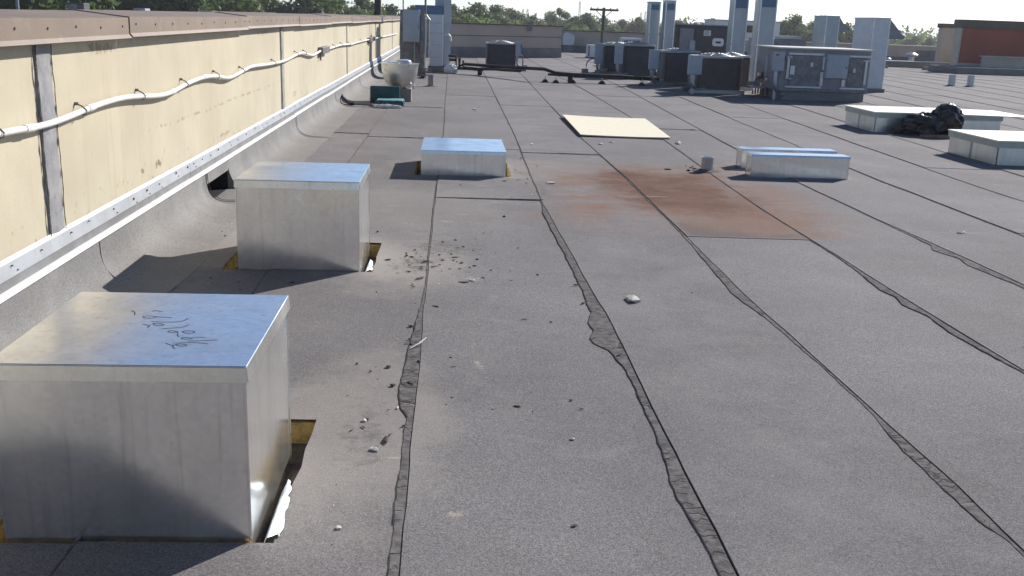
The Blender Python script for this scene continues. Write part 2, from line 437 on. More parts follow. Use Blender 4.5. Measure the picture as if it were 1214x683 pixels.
# ------------------------------------------------------------------ roof
roof = tag(bx('roof', 'roof_base', None, -1.9, 46, -5, 64, -5, -.1), kind='structure')
ORG[roof] = Vector((0, 0, 0))
SEAM = [-1.72, -1.05, -.122, .82, 1.735, 2.665, 3.54, 4.455, 5.385] + [5.385 + .92 * i for i in range(1, 44)]
EX = {2: [(-.117, 2.465), (-.124, 3.4), (-.117, 3.82), (-.125, 4.95), (-.122, 5.53), (-.121, 7.9), (-.111, 9.6), (-.092, 14.2), (-.11, 18.6)],
      3: [(.83, 2.468), (.832, 3.15), (.828, 3.82), (.839, 4.234), (.842, 4.867), (.828, 5.3), (.82, 5.9), (.805, 7), (.785, 8.15), (.804, 10), (.852, 13.4), (.87, 19), (.893, 25.4)],
      4: [(1.744, 2.593), (1.752, 3.02), (1.738, 3.574), (1.742, 3.826), (1.73, 4.233), (1.725, 4.725), (1.71, 5.5), (1.722, 6.3), (1.737, 7.45), (1.757, 9.68), (1.728, 13.1), (1.836, 21), (1.94, 27)],
      5: [(2.668, 4.21), (2.655, 4.8), (2.65, 5.4), (2.66, 6.5), (2.65, 8.1), (2.711, 9.9), (2.93, 15), (3.0, 22.5), (2.96, 28)],
      6: [(3.574, 5.8), (3.571, 6.45), (3.521, 7.8), (3.503, 9.84), (3.652, 13.6), (4.0, 21.9), (4.15, 27)]}
BLEED = {2: [(-.154, 2.465), (-.157, 2.87), (-.155, 3.4), (-.151, 3.59), (-.181, 3.66), (-.196, 3.82), (-.19, 4.12), (-.172, 4.6), (-.155, 4.95), (-.132, 5.5), (-.133, 8), (-.125, 9.6)],
         3: [(.775, 2.463), (.776, 2.70), (.757, 2.9), (.755, 3.032), (.777, 3.162), (.789, 3.503), (.794, 3.8), (.794, 4.176), (.761, 4.408), (.700, 4.52), (.691, 4.6), (.735, 4.72), (.715, 4.85), (.758, 5.04), (.768, 5.5), (.765, 6.34), (.752, 7.13), (.745, 7.9), (.778, 8.2), (.79, 9.5)],
         4: [(1.724, 2.653), (1.695, 2.748), (1.692, 2.924), (1.69, 3.107), (1.686, 3.303), (1.704, 3.506), (1.717, 3.66), (1.72, 3.9), (1.716, 4.22), (1.687, 5.016), (1.65, 5.3), (1.641, 5.5), (1.66, 5.9), (1.70, 6.75), (1.722, 7.5), (1.74, 9.6)],
         5: [(2.65, 4.2), (2.615, 4.5), (2.60, 4.8), (2.62, 5.1), (2.575, 5.3), (2.61, 5.45), (2.58, 5.6), (2.635, 6.2), (2.645, 6.5)],
         6: [(3.53, 5.8), (3.5, 6.1), (3.47, 6.3), (3.52, 6.5), (3.44, 6.75), (3.51, 6.9), (3.51, 7.8)]}
def seam_x(i, y):
    base = SEAM[i]
    if i in EX: return lerp(EX[i], y) + .004 * sn(y * 2.3, i)
    d = max(0, min(y, 32) - 10) * .0085 * base if i > 2 else 0
    return base + d + .012 * sn(y * .7, i) + .004 * sn(y * 2.3, i)
HOLES = [(-1.31, -.49, 2.63, 3.55), (-1.35, -.455, 5.82, 6.62), (-.35, .6, 9.66, 10.6)]
LAPS = {0: [-4, 13, 22, 31, 40], 1: [-4, 12.67, 17.1, 26, 36], 2: [-4, 8.4, 11.8, 20, 30, 38], 3: [-4, 2.0, 11.5, 18, 27, 36],
        4: [-4, 7.02, 15, 24, 33], 5: [-4, 14.6, 21, 31]}
def sheet(i, y0, y1):
    step = .14 if (y1 < 13 and i < 8) else (.5 if y0 < 20 and i < 10 else 2.2)
    ys = list(np.arange(y0, y1, step)) + [y1]
    hs = [h for h in HOLES if h[0] < SEAM[i + 1] + .2 and h[1] > SEAM[i] - .1 and h[2] < y1 and h[3] > y0] if i < 6 else []
    for h in hs: ys += [h[2], h[3]]
    ys = sorted(set(round(v, 3) for v in ys))
    b = MB(); rows = []
    L = max(1, y1 - y0)
    for y in ys:
        xl = seam_x(i, y); xr = seam_x(i + 1, y) + .07
        xs = [xl]
        cuts = sorted(v for h in hs for v in (h[0], h[1]))
        xs += [min(max(v + .009 * sn(y * 9, v), xl), xr) for v in cuts]
        xs.append(xr)
        row = []
        for x in xs:
            t = (x - xl) / (xr - xl); s = (y - y0) / L
            row.append(b.bm.verts.new((x, y, .002 + .008 * (1 - t) + .004 * (1 - s))))
        rows.append((y, row))
    for (ya, ra), (yb, rb) in zip(rows, rows[1:]):
        for k in range(len(ra) - 1):
            if hs and 0 < k <= len(cuts):
                lo = cuts[k - 1]; hi = cuts[k] if k < len(cuts) else 99
                if any(h[2] <= (ya + yb) / 2 <= h[3] and h[0] <= lo and hi <= h[1] for h in hs): continue
            b.bm.faces.new((ra[k], ra[k + 1], rb[k + 1], rb[k]))
        a0, b0 = ra[0], rb[0]
        b.bm.faces.new((b.bm.verts.new(a0.co - Vector((0, 0, .012))), a0, b0, b.bm.verts.new(b0.co - Vector((0, 0, .012)))))
    f, l = rows[0][1][0], rows[0][1][-1]
    b.bm.faces.new((f, l, b.bm.verts.new(l.co - Vector((0, 0, .012))), b.bm.verts.new(f.co - Vector((0, 0, .012)))))
    bmesh.ops.remove_doubles(b.bm, verts=b.bm.verts, dist=.0004)
    o = b.build('membrane_sheet', 'membrane', roof)
    for p in o.data.polygons:
        if p.normal.z < -.5: p.flip()
nsheet = 0
for i in range(len(SEAM) - 1):
    if SEAM[i] > 44: break
    if i in LAPS: c = LAPS[i] + [62]
    elif i < 14: c = [-4 + (i * 3.7) % 8] ; c = [-4] + [c[0] + 9.5 * k for k in range(0, 7)] + [62]; c = [v for v in c if v < 58] + [62]
    else: c = [0, 14 + (i * 3.7) % 9, 33 + (i * 2.9) % 9, 62]
    c = sorted(set(c))
    for a, b_ in zip(c, c[1:]):
        if b_ - a < 1: continue
        sheet(i, a, b_ + (.1 if b_ < 60 else 0)); nsheet += 1
# bitumen that bled out of the laps
for i in range(1, 26):
    ytop = 30 if i < 10 else 45
    b = MB(); prev = None
    y = 1.2
    while y < ytop:
        r = seam_x(i, y) + .004
        if i in BLEED and y < BLEED[i][-1][1]:
            l = lerp(BLEED[i], y) + .004 * sn(y * 6, i) + .002 * sn(y * 29, i)
        else:
            wd = .011 + .008 * max(0, sn(y * 1.9, i * 3)) + .006 * sn(y * 13, i) + (.03 * max(0, sn(y * .55, i * 5) - .55) if i > 2 else 0)
            if i > 8: wd *= 1.6
            l = r - max(.007, wd)
        l = min(l, r - .016)
        z = .0085
        cur = [b.bm.verts.new((l - .004, y, .003)), b.bm.verts.new((l + .003, y, z)), b.bm.verts.new((r - .009, y, z)), b.bm.verts.new((r - .006, y, .0065)), b.bm.verts.new((r, y, .0065))]
        if prev:
            for k in range(4): b.bm.faces.new((prev[k], prev[k + 1], cur[k + 1], cur[k]))
        prev = cur
        y += .035 if (y < 8 and i < 8) else (.15 if y < 16 else .6)
    sb_ = b.build('bitumen_seam', 'bitumen', roof)
    b = MB(); pl = pr2 = None; y = 1.2
    k = 0
    vs = [v.co.copy() for v in sb_.data.vertices]
    for q in range(0, len(vs), 5):
        l, r, y = vs[q + 1].x, vs[q + 3].x, vs[q].y
        e = (.0012 + .0032 * max(0, sn(y * 6, i * 2))) * (1 + max(0, y - 5) * .05)
        wide = (r - l) > .03
        cl_ = [b.bm.verts.new((l - e, y, .0095)), b.bm.verts.new((l + e * .8, y, .0095))]
        g = (.0015 + .003 * abs(sn(y * 3.3, i))) * (1 + max(0, y - 5) * .02)
        cr_ = [b.bm.verts.new((r - g, y, .0072)), b.bm.verts.new((r + .003, y, .0072))]
        if pl:
            if wide: b.bm.faces.new((pl[0], pl[1], cl_[1], cl_[0]))
            b.bm.faces.new((pr2[0], pr2[1], cr_[1], cr_[0]))
        pl, pr2 = cl_, cr_
        if wide and y < 11 and rng.random() < .42:
            P = [(l - .002 + (r - .004 - l) * t, y + .03 * (rng.random() - .5) + .012 * (rng.random() - .5)) for t in (0, .3, .65, 1)]
            if rng.random() < .3: P = P[:2 + int(rng.random() * 2)]
            wv = .0012 + .0016 * rng.random()
            pv_ = None
            for (px_, py_) in P:
                cc = [b.bm.verts.new((px_, py_ - wv, .0093)), b.bm.verts.new((px_, py_ + wv, .0093))]
                if pv_: b.bm.faces.new((pv_[0], pv_[1], cc[1], cc[0]))
                pv_ = cc
    bmesh.ops.delete(b.bm, geom=[v for v in b.bm.verts if not v.link_faces], context='VERTS')
    b.build('seam_line', 'seam_tar', roof)
# end laps: a narrow bleed in front of each lap that shows
for (x0, x1, y, wd) in ((-.1, .80, 8.4, .02), (-1.03, -.13, 12.67, .035), (.83, 1.72, 11.5, .03), (-1.0, -.15, 17.1, .05), (1.76, 2.75, 15, .06), (2.9, 3.6, 14.6, .04), (-1.6, -1.06, 13., .04)):
    b = MB(); prev = None
    for k in range(31):
        x = x0 + (x1 - x0) * k / 30
        d = wd * (.7 + .6 * sn(x * 6, y))
        cur = [b.bm.verts.new((x, y - max(.004, d), .004)), b.bm.verts.new((x, y + .002, .0165))]
        if prev: b.bm.faces.new((prev[0], cur[0], cur[1], prev[1]))
        prev = cur
    b.build('lap_bleed', 'bitumen', roof)
# broken edges of insulation in the torn openings
for (x0, x1, y0, y1) in HOLES:
    b = MB()
    t = .05
    b.box(x0 - t, x0, y0 - t, y1 + t, -.099, -.006); b.box(x1, x1 + t, y0 - t, y1 + t, -.099, -.006)
    b.box(x0 + .001, x1 - .001, y1, y1 + t, -.099, -.006); b.box(x0 + .001, x1 - .001, y0 - t, y0, -.099, -.006)
    b.build('insulation_board', 'foam', roof)
    b = MB()
    b.box(x0 + .002, x1 - .002, y0 + .002, y1 - .002, -.0985, -.09)
    b.build('roof_deck', 'deck_dirt', roof)

# ------------------------------------------------------------------ left parapet wall
wall = thing('parapet_wall', (-1.93, 5, 0), 'long tan painted parapet wall with brown metal coping along the left side', 'wall')
JT = [(4.92, .095), (11.68, .07), (18.88, .05), (25.9, .05), (33.0, .05)]
ends = [-4.5] + [j[0] for j in JT] + [44]
SC = (7.85, 8.62)   # scupper
for a, b_ in zip(ends, ends[1:]):
    m = MB()
    if a < SC[0] < b_:
        m.box(-2.13, -1.93, a + .01, SC[0], -.3, 1.37); m.box(-2.13, -1.93, SC[1], b_ - .01, -.3, 1.37)
        m.box(-2.13, -1.93, SC[0], SC[1], .17, 1.37); m.box(-2.13, -1.93, SC[0], SC[1], -.3, .0)
        bmesh.ops.remove_doubles(m.bm, verts=m.bm.verts, dist=.0003)
    else: m.box(-2.13, -1.93, a + .01, b_ - .01, -.3, 1.37)
    m.build('wall_panel', 'tan_paint', wall)
for (y, hw) in JT:
    m = MB(); pl = None
    for k in range(26):
        z = .38 + .97 * k / 25
        l = y - hw + .008 * sn(z * 8, y); r = y + hw + .008 * sn(z * 9, y + 3)
        cur = [m.bm.verts.new(p) for p in ((-1.932, l, z), (-1.919, l + .008, z), (-1.915, y, z), (-1.919, r - .008, z), (-1.932, r, z))]
        if pl:
            for q in range(4): m.bm.faces.new((pl[q], pl[q + 1], cur[q + 1], cur[q]))
        pl = cur
    st = m.build('joint_strip', 'joint_sealant', wall)
    m = MB()
    for sgn in (-1, 1) if y < 12 else ():
        pl = None
        for k in range(60):
            z = .39 + .94 * k / 59
            c = y + sgn * (hw - .002) + .008 * sn(z * 8, y + sgn)
            wv = (.005 if y < 6 else .001) + (.006 if y < 6 else .003) * max(0, sn(z * 17, sgn + y)) + .003 * sn(z * 40, y)
            cur = [m.bm.verts.new((-1.916, c - wv, z)), m.bm.verts.new((-1.9135, c, z)), m.bm.verts.new((-1.916, c + wv, z))]
            if pl:
                for q in (0, 1): m.bm.faces.new((pl[q], pl[q + 1], cur[q + 1], cur[q]))
            pl = cur
    if y < 12: m.build('cracked_edge', 'dark_sealant', st)
# coping in sections, with drip edge
cj = [-4.5, -.2, 2.95, 6.08, 9.51, 12.72, 16.0, 19.3, 22.4, 25.6, 28.8, 32, 35.2, 38.4, 41.6, 44]
scr = MB()
for q, (a, b_) in enumerate(zip(cj, cj[1:])):
    o = .004 * (q % 2)
    dz = [0, 0, -.006, .0, .008, .002, .01, 0, .004, -.003, .006, 0, .003, 0, 0][q]
    m = MB()
    prof = [(-1.855 + o, 1.325 + dz), (-1.872 + o, 1.345 + dz), (-1.872 + o, 1.438 + dz), (-2.17, 1.468 + dz), (-2.185, 1.36), (-2.18, 1.36), (-2.166, 1.455 + dz), (-1.876 + o, 1.428 + dz), (-1.876 + o, 1.347 + dz), (-1.858 + o, 1.322 + dz)]
    m.prism([(x, a + .006, z) for x, z in prof], (0, b_ - a - .012, 0))
    m.build('coping_section', 'coping_paint', wall)
    m = MB()
    m.box(-2.165, -1.8755, b_ - .045, b_ + .045, 1.365, 1.422)
    m.build('coping_joint_plate', 'screw_head', wall)
    n = 9
    for k in range(n):
        y = a + .12 + (b_ - a - .24) * k / (n - 1)
        z = 1.392 + dz + .006 * sn(y * 3)
        scr.tube([(-1.873 + o, y, z), (-1.868 + o, y, z)], .0065, 8)
tag(scr.build('coping_screws', 'screw_head', wall), kind='stuff')
# counterflashing: screwed flange, groove, bright lip
fj = [-4.5, 1.0, 3.9, 7.4, 12.33, 15.4, 18.6, 21.8, 25, 28.2, 31.4, 34.6, 37.8, 44]
scr = MB()
for q, (a, b_) in enumerate(zip(fj, fj[1:])):
    dz = .004 * sn(q * 1.7)
    m = MB()
    prof = [(-1.928, .412 + dz), (-1.922, .42 + dz), (-1.908, .405 + dz), (-1.900, .338 + dz), (-1.93, .335 + dz)]
    m.prism([(x, a + .003, z) for x, z in prof], (0, b_ - a - .006, 0))
    f = m.build('counterflashing', 'white_metal', wall)
    m = MB(); m.box(-1.93, -1.906, a + .004, b_ - .004, .292 + dz, .3345 + dz); m.build('reglet_groove', 'grey_gap', f)
    m = MB(); m.prism([(x, a + .003, z) for x, z in ((-1.93, .2915 + dz), (-1.888, .2915 + dz), (-1.880, .287 + dz), (-1.877, .272 + dz), (-1.93, .274 + dz))], (0, b_ - a - .006, 0))
    m.build('lip', 'bright_lip', f)
    y = a + .1
    while y < b_ and y < 30:
        z = .385 + dz + .02 * (random.random() - .5)
        scr.tube([(-1.904, y, z), (-1.897, y, z)], .0045 + .003 * (random.random() < .25), 7)
        if random.random() < .4: scr.tube([(-1.904, y + .05, z - .03), (-1.896, y + .05, z - .03)], .004, 6)
        y += .24 + .2 * random.random()
tag(scr.build('flashing_screws', 'clip_metal', wall), kind='stuff')
# base flashing that curves out of the wall onto the roof
def fprof():
    p = [(-1.9, .285), (-1.897, .19), (-1.89, .14), (-1.87, .09), (-1.83, .05), (-1.77, .026), (-1.70, .015), (-1.6, .0115), (-1.5, .0105)]
    return p
lapy = [-4.5, .9, 5.35, 7.85, 8.62, 12.4, 16.6, 21, 26, 31, 36, 44]
for q, (a, b_) in enumerate(zip(lapy, lapy[1:])):
    if abs(a - 7.85) < .01: continue
    m = MB(); th = .004 * (q % 2)
    ys = list(np.arange(a, b_, .25)) + [b_ + (.05 if b_ not in (7.85, 44) else 0)]
    pr = None
    for y in ys:
        cur = []
        for k, (x, z) in enumerate(fprof()):
            wv = .008 * sn(y * 1.7, k * .3) * (1 if 1 < k < 7 else 0)
            e = (.02 * sn(y * 2.2)) if k == 8 else 0
            cur.append(m.bm.verts.new((x + th + wv * .6 + e, y, z + th + wv * .5)))
        if pr:
            for k in range(8): m.bm.faces.new((pr[k], pr[k + 1], cur[k + 1], cur[k]))
        else:
            first = cur
        pr = cur
    for cur in (first, pr):  # close the ends down to the wall
        c = m.bm.verts.new((-1.93, cur[0].co.y, -.02)); t = m.bm.verts.new((-1.93, cur[0].co.y, .285))
        m.bm.faces.new([t] + cur + [m.bm.verts.new((cur[-1].co.x, cur[0].co.y, -.02)), c])
    m.build('base_flashing', 'flashing_membrane', wall, smooth=True)
m = MB()   # flashing above and below the scupper
a, b_ = SC
m.box(-1.93, -1.897, a, b_, .17, .284)
m.build('base_flashing', 'flashing_membrane', wall)
m = MB()
m.box(-1.93, -1.5, a, b_, -.02, .0115)
m.build('scupper_sill', 'flashing_membrane', wall)
m = MB()
for k, (p0, p1, dpt) in enumerate((((a - .10, .262), (a - .08, .03), 0), )):
    pass
# torn patch edge round the scupper
m.tube([(-1.886, a - .07, .27), (-1.882, a - .075, .19), (-1.862, a - .07, .10), (-1.80, a - .03, .045), (-1.70, a + .1, .021), (-1.6, a + .3, .018)], .0035, 6, 2)
m.tube([(-1.888, a - .02, .27), (-1.88, a - .025, .17), (-1.855, a - .015, .10), (-1.79, a + .03, .04), (-1.70, a + .2, .018)], .0028, 6, 2)
m.build('patch_edge', 'dark_sealant', wall)
m = MB()
m.poly([(-1.905, a, .0125), (-1.905, b_, .0125), (-2.5, b_, .0125), (-2.5, a, .0125)])
m.poly([(-1.905, a, .169), (-2.5, a, .169), (-2.5, b_, .169), (-1.905, b_, .169)])
m.poly([(-1.905, a + .002, .0125), (-2.5, a + .002, .0125), (-2.5, a + .002, .169), (-1.905, a + .002, .169)])
m.poly([(-1.905, b_ - .002, .0125), (-1.905, b_ - .002, .169), (-2.5, b_ - .002, .169), (-2.5, b_ - .002, .0125)])
m.poly([(-2.5, a, .0125), (-2.5, b_, .0125), (-2.5, b_, .169), (-2.5, a, .169)])
m.build('scupper', 'black_rubber', wall)  # liner coloured black with an added closed back, painting in the opening's shade
# lap lines of the flashing
for y in (5.35, 12.4, 16.6):
    m = MB()
    m.tube([(x + .004, y + .05, z + .004) for x, z in fprof()[:8 if y > 6 else 5]] + ([(-1.5, y + .05, .012)] if y > 6 else []), .004, 5)
    m.build('flashing_lap', 'dark_sealant', wall)

# ------------------------------------------------------------------ conduit on the wall
cp = [(3.2, .985), (3.9, .975), (4.286, .964), (4.494, .958), (4.722, .948), (4.979, .951), (5.328, .97), (5.555, .981), (5.801, .986), (6.027, .983), (6.312, .967), (6.532, .95), (6.72, .941), (6.922, .941), (7.083, .949), (7.371, .973), (7.68, .987), (7.944, .992), (8.334, .975), (8.6, .943), (8.845, .932), (9.342, .96), (9.74, .987), (10.394, .967), (11.279, .954), (11.633, .955), (12.012, .965), (12.503, .991), (13.123, .999), (13.599, .956), (14.007, .928), (14.445, .941), (14.914, .969), (15.94, .962), (16.808, .969), (17.441, .975), (18.122, .964), (18.859, .953), (19.451, .933), (20.084, .945), (21.48, .94), (23.085, .939), (26.367, .92), (29.752, .901), (35.4, .882)]
cnd = thing('electrical_conduit', (-1.9, 9, .96), 'white plastic conduit sagging in waves between clips along the tan parapet wall', 'conduit')
MB().tube([(-1.893, -2, .97)] + [(-1.893, y, z) for y, z in cp], .0155, 10, 2).build('pipe', 'pvc', cnd, smooth=True)
def cz(y): return lerp([(z, y_) for y_, z in cp], y)
for y in (4.318, 5.298, 6.312, 7.342, 8.334, 9.344, 11.0, 12.6, 13.3, 16.6, 17.7, 19, 21.5, 24.7, 27):
    z = cz(y)
    m = MB(); m.tube([(-1.93, y, z + .036), (-1.912, y, z + .036)], .009, 6)
    m.tube([(-1.92, y, z + .036), (-1.889, y, z + .0215), (-1.8715, y, z + .004), (-1.876, y, z - .016), (-1.895, y, z - .022)], .004, 6)
    m.build('clip', 'clip_metal', cnd)
for y in (4.62, 5.42, 7.0, 7.92):
    MB().tube([(-1.893, y - .045, cz(y - .045)), (-1.893, y + .045, cz(y + .045))], .0188, 10).build('coupling', 'pvc', cnd, smooth=True)
for y, s in ((15.25, .42), (24.2, .8)):
    z = cz(y)
    b = bx('junction_box', 'clip_metal', cnd, -1.93, -1.855, y - s, y + s, z - .05, z + .045, bev=.005)
    MB().tube([(-1.9, y - s * .8, z - .05), (-1.9, y - s * .85, z - .14)], .014, 6).build('drop_pipe', 'clip_metal', cnd)

# ------------------------------------------------------------------ metal curb covers
def crate(x0, x1, y0, y1, zt, zb, label, group, skirt=.045, mat='galvanised'):
    t = thing('metal_curb_cover', ((x0 + x1) / 2, (y0 + y1) / 2, 0), label, 'metal box', group)
    e = .0015; th = .004
    def panel(ax, c, a0, a1):
        m = MB(); N = 9
        gr = []
        for i in range(N + 1):
            r = []
            for j in range(N + 1):
                u = i / N; v = j / N
                bu = .0028 * math.sin(math.pi * u) * math.sin(math.pi * v) * (1.0 + sn(u * 2 + c * 9, v * .4))
                p = a0 + (a1 - a0) * u; z = zb + (zt - .006 - zb) * v
                r.append(m.bm.verts.new((p, c + bu, z) if ax == 'y' else (c + bu, p, z)))
            gr.append(r)
        for i in range(N):
            for j in range(N): m.bm.faces.new((gr[i][j], gr[i + 1][j], gr[i + 1][j + 1], gr[i][j + 1]))
        o = m.build('side_panel', mat, t, smooth=True)
    panel('y', y0, x0 + e, x1 - e); panel('y', y1, x0 + e, x1 - e)
    panel('x', x0, y0 + e, y1 - e); panel('x', x1, y0 + e, y1 - e)
    for cx, cy in ((x0, y0), (x1, y0), (x0, y1), (x1, y1)):   # standing seams on the corners
        MB().box(cx - .004, cx + .004, cy - .004, cy + .004, zb, zt - skirt - .002, bev=.0012).build('corner_seam', mat, t)
    m = MB()
    o_ = .007
    m.box(x0 - o_, x1 + o_, y0 - o_, y1 + o_, zt - .003, zt + .002, bev=.0018)
    for a in ((x0 - o_, x1 + o_, y0 - o_, y0 - o_ + .002), (x0 - o_, x1 + o_, y1 + o_ - .002, y1 + o_), (x0 - o_, x0 - o_ + .002, y0 - o_ + .003, y1 + o_ - .003), (x1 + o_ - .002, x1 + o_, y0 - o_ + .003, y1 + o_ - .003)):
        pass
    ld = m.build('lid', mat, t)
    m = MB(); fl = .004
    for (ax, ay, bx_, by, nx, ny) in ((x0 - o_, y0 - o_, x1 + o_, y0 - o_, 0, -1), (x1 + o_, y0 - o_, x1 + o_, y1 + o_, 1, 0), (x1 + o_, y1 + o_, x0 - o_, y1 + o_, 0, 1), (x0 - o_, y1 + o_, x0 - o_, y0 - o_, -1, 0)):
        zt_, zb_ = zt - .0032, zt - skirt
        m.prism([(ax, ay, zt_), (bx_, by, zt_), (bx_ + nx * fl, by + ny * fl, zb_), (ax + nx * fl, ay + ny * fl, zb_)], (-nx * .002, -ny * .002, 0))
    m.build('lid_skirt', 'galvanised_lid', ld)
    return t
G1 = 'galvanised metal curb covers over the roof openings'
c1 = crate(-1.25, -.56, 2.645, 3.365, .545, -.09, 'large shiny galvanised metal box nearest the camera with handwriting on its lid', G1)
c2 = crate(-1.245, -.535, 5.83, 6.575, .545, -.09, 'shiny galvanised metal box standing by the wall scupper, second from the camera', G1)
c3 = crate(-.28, .535, 9.66, 10.7, .248, -.09, 'low shiny metal box left of the plywood sheet, third from the camera', G1, .03)
c4 = crate(3.1, 4.125, 10.08, 10.27, .238, .004, 'front one of two low narrow metal boxes beside the rust stain', G1, .02)
c5 = crate(3.19, 4.24, 10.75, 10.95, .212, .004, 'rear one of two low narrow metal boxes beside the rust stain', G1, .02)
# marker handwriting on the nearest lid
STK = [[(-1.0238, 3.156), (-1.0069, 3.1437), (-.9974, 3.1069)], [(-.954, 3.1505), (-.9515, 3.162), (-.9353, 3.1553), (-.9212, 3.1485)], [(-.9245, 3.0889), (-.9317, 3.0776), (-.9521, 3.0765), (-.9669, 3.0866), (-.964, 3.0996), (-.9435, 3.1007), (-.9255, 3.0925), (-.9092, 3.0897), (-.8877, 3.0872), (-.8744, 3.0843)], [(-.9267, 3.042), (-.8995, 3.0364), (-.8541, 3.0387), (-.8305, 3.0471), (-.8233, 3.0798)], [(-.9448, 3.0112), (-.9283, 3.0034), (-.9159, 2.9868), (-.9205, 2.9763)], [(-.9214, 2.9968), (-.9168, 3.0074)], [(-.9157, 3.0214), (-.9016, 3.0257), (-.8862, 3.016), (-.8768, 3.0095), (-.8865, 2.9986), (-.9059, 3.0045), (-.9157, 3.0214)], [(-.8756, 2.9684), (-.8477, 2.9766), (-.8187, 2.9814), (-.804, 3.0132)], [(-.8496, 2.9428), (-.8439, 2.9531), (-.824, 2.944), (-.815, 2.9378), (-.8255, 2.9307), (-.8411, 2.9332), (-.8496, 2.9428)], [(-.8068, 2.9448), (-.7962, 2.9521), (-.7756, 2.9497), (-.7657, 2.9402), (-.7748, 2.9265), (-.7952, 2.9288), (-.8068, 2.9448)], [(-.8147, 2.9312), (-.8122, 2.9083), (-.8027, 2.8925)], [(-.7936, 2.8801), (-.785, 2.8885), (-.764, 2.883), (-.7572, 2.8754), (-.7705, 2.87), (-.7853, 2.8709), (-.7936, 2.8801)], [(-.7599, 2.8865), (-.7413, 2.8905), (-.7239, 2.8897)], [(-.8257, 2.8313), (-.8034, 2.8108), (-.7933, 2.8143), (-.7994, 2.8048), (-.786, 2.7812)], [(-.7955, 2.8172), (-.7837, 2.827), (-.7651, 2.8201), (-.7571, 2.8128), (-.7684, 2.8046), (-.7868, 2.8115), (-.794, 2.8204)], [(-.8043, 2.8323), (-.7718, 2.8368), (-.7439, 2.8412), (-.7027, 2.8306)], [(-.7662, 2.8528), (-.7285, 2.8576), (-.7003, 2.8621), (-.6834, 2.8692)]]
m = MB()
for s in STK:
    pr = None
    P = [Vector((x, y, 0)) for x, y in s]
    for _ in range(2):
        Q = [P[0]]
        for a, b_ in zip(P, P[1:]): Q += [a * .75 + b_ * .25, a * .25 + b_ * .75]
        P = Q + [P[-1]]
    for i, p in enumerate(P):
        d = (P[min(i + 1, len(P) - 1)] - P[max(i - 1, 0)]).normalized()
        nn = Vector((-d.y, d.x, 0)) * .0016
        cur = [m.bm.verts.new((p.x + nn.x, p.y + nn.y, .5476)), m.bm.verts.new((p.x - nn.x, p.y - nn.y, .5476))]
        if pr: m.bm.faces.new((pr[0], pr[1], cur[1], cur[0]))
        pr = cur
lid = [o for o in c1.children if o.name.startswith('lid')][0]
m.build('handwriting', 'marker_ink', lid)
# foil flashing peeled up beside the first two boxes
for (x, y0, y1, wd, lb) in ((-.535, 2.66, 3.02, .055, 'strip of bright peeled foil flashing beside the nearest metal box'), (-.51, 5.84, 6.1, .05, 'scrap of bright foil flashing beside the second metal box')):
    m = MB(); pr = None
    for k in range(19):
        y = y0 + (y1 - y0) * k / 18
        r = x + wd * (.55 + .12 * sn(k * .45, x) + .05 * sn(k * 1.9, x) + .35 * (1 - k / 18)) * (1 if k < 17 else .7)
        cur = [m.bm.verts.new((x, y, -.03)), m.bm.verts.new((x + .018, y, .008)), m.bm.verts.new((r, y, .020 + .003 * sn(k * .5))), m.bm.verts.new((r + .008, y, .012))]
        if pr:
            for q in range(3): m.bm.faces.new((pr[q], pr[q + 1], cur[q + 1], cur[q]))
        pr = cur
    o = m.build('foil_flashing_scrap', 'foil_flashing', None, loc=(x, y0, 0))
    tag(o, lb, 'metal scrap')

# ------------------------------------------------------------------ plywood sheet
m = MB(); NX, NY = 10, 14
gr = {}
A, B, C_, D = (1.73, 13.3), (2.95, 13.3), (3.10, 15.95), (1.77, 15.97)
for i in range(NX + 1):
    for j in range(NY + 1):
        u, v = i / NX, j / NY
        x = (A[0] * (1 - u) + B[0] * u) * (1 - v) + (D[0] * (1 - u) + C_[0] * u) * v
        y = (A[1] * (1 - u) + B[1] * u) * (1 - v) + (D[1] * (1 - u) + C_[1] * u) * v
        z = .016 + .022 * (1 - u) ** 2 * (.4 + .6 * v) + .02 * (u - .5) ** 2
        gr[i, j] = (m.bm.verts.new((x, y, z + .013)), m.bm.verts.new((x, y, z)))
for i in range(NX):
    for j in range(NY):
        for s in (0, 1): m.bm.faces.new([gr[a][s] for a in ((i, j), (i + 1, j), (i + 1, j + 1), (i, j + 1))])
for i in range(NX):
    for j in (0, NY): m.bm.faces.new((gr[i, j][0], gr[i + 1, j][0], gr[i + 1, j][1], gr[i, j][1]))
for j in range(NY):
    for i in (0, NX): m.bm.faces.new((gr[i, j][0], gr[i, j + 1][0], gr[i, j + 1][1], gr[i, j][1]))
tag(m.build('plywood_sheet', 'plywood', None, loc=(2.4, 14.6, 0)), 'large pale plywood sheet lying flat on the roof with one corner warped up', 'plywood')

# ------------------------------------------------------------------ pipe stubs
def stub(x, y, r, h, label, group=None, mat='galvanised_dull'):
    t = thing('vent_pipe', (x, y, 0), label, 'vent pipe', group)
    MB().lathe(x, y, [(r, 0), (r, h - .01), (r + .006, h - .008), (r + .006, h), (r - .012, h), (r - .012, h - .05)], 20).build('pipe', mat, t, smooth=True)
    MB().lathe(x, y, [(r + .09, .011), (r + .05, .017), (r + .003, .03)], 20, False).build('pipe_boot', 'bitumen', t, smooth=True)
stub(2.725, 10.42, .062, .155, 'short grey vent pipe stub at the back edge of the rust stain')
stub(-.46, 22.35, .065, .26, 'short grey vent pipe between the white bowl fan and the tall grey cabinet', mat='unit_grey')
stub(15.0, 29.7, .1, .33, 'left one of two short pale pipes on the open roof at right', 'short pipes on the far right roof', 'white_metal')
stub(15.5, 29.55, .1, .34, 'right one of two short pale pipes on the open roof at right', 'short pipes on the far right roof', 'white_metal')

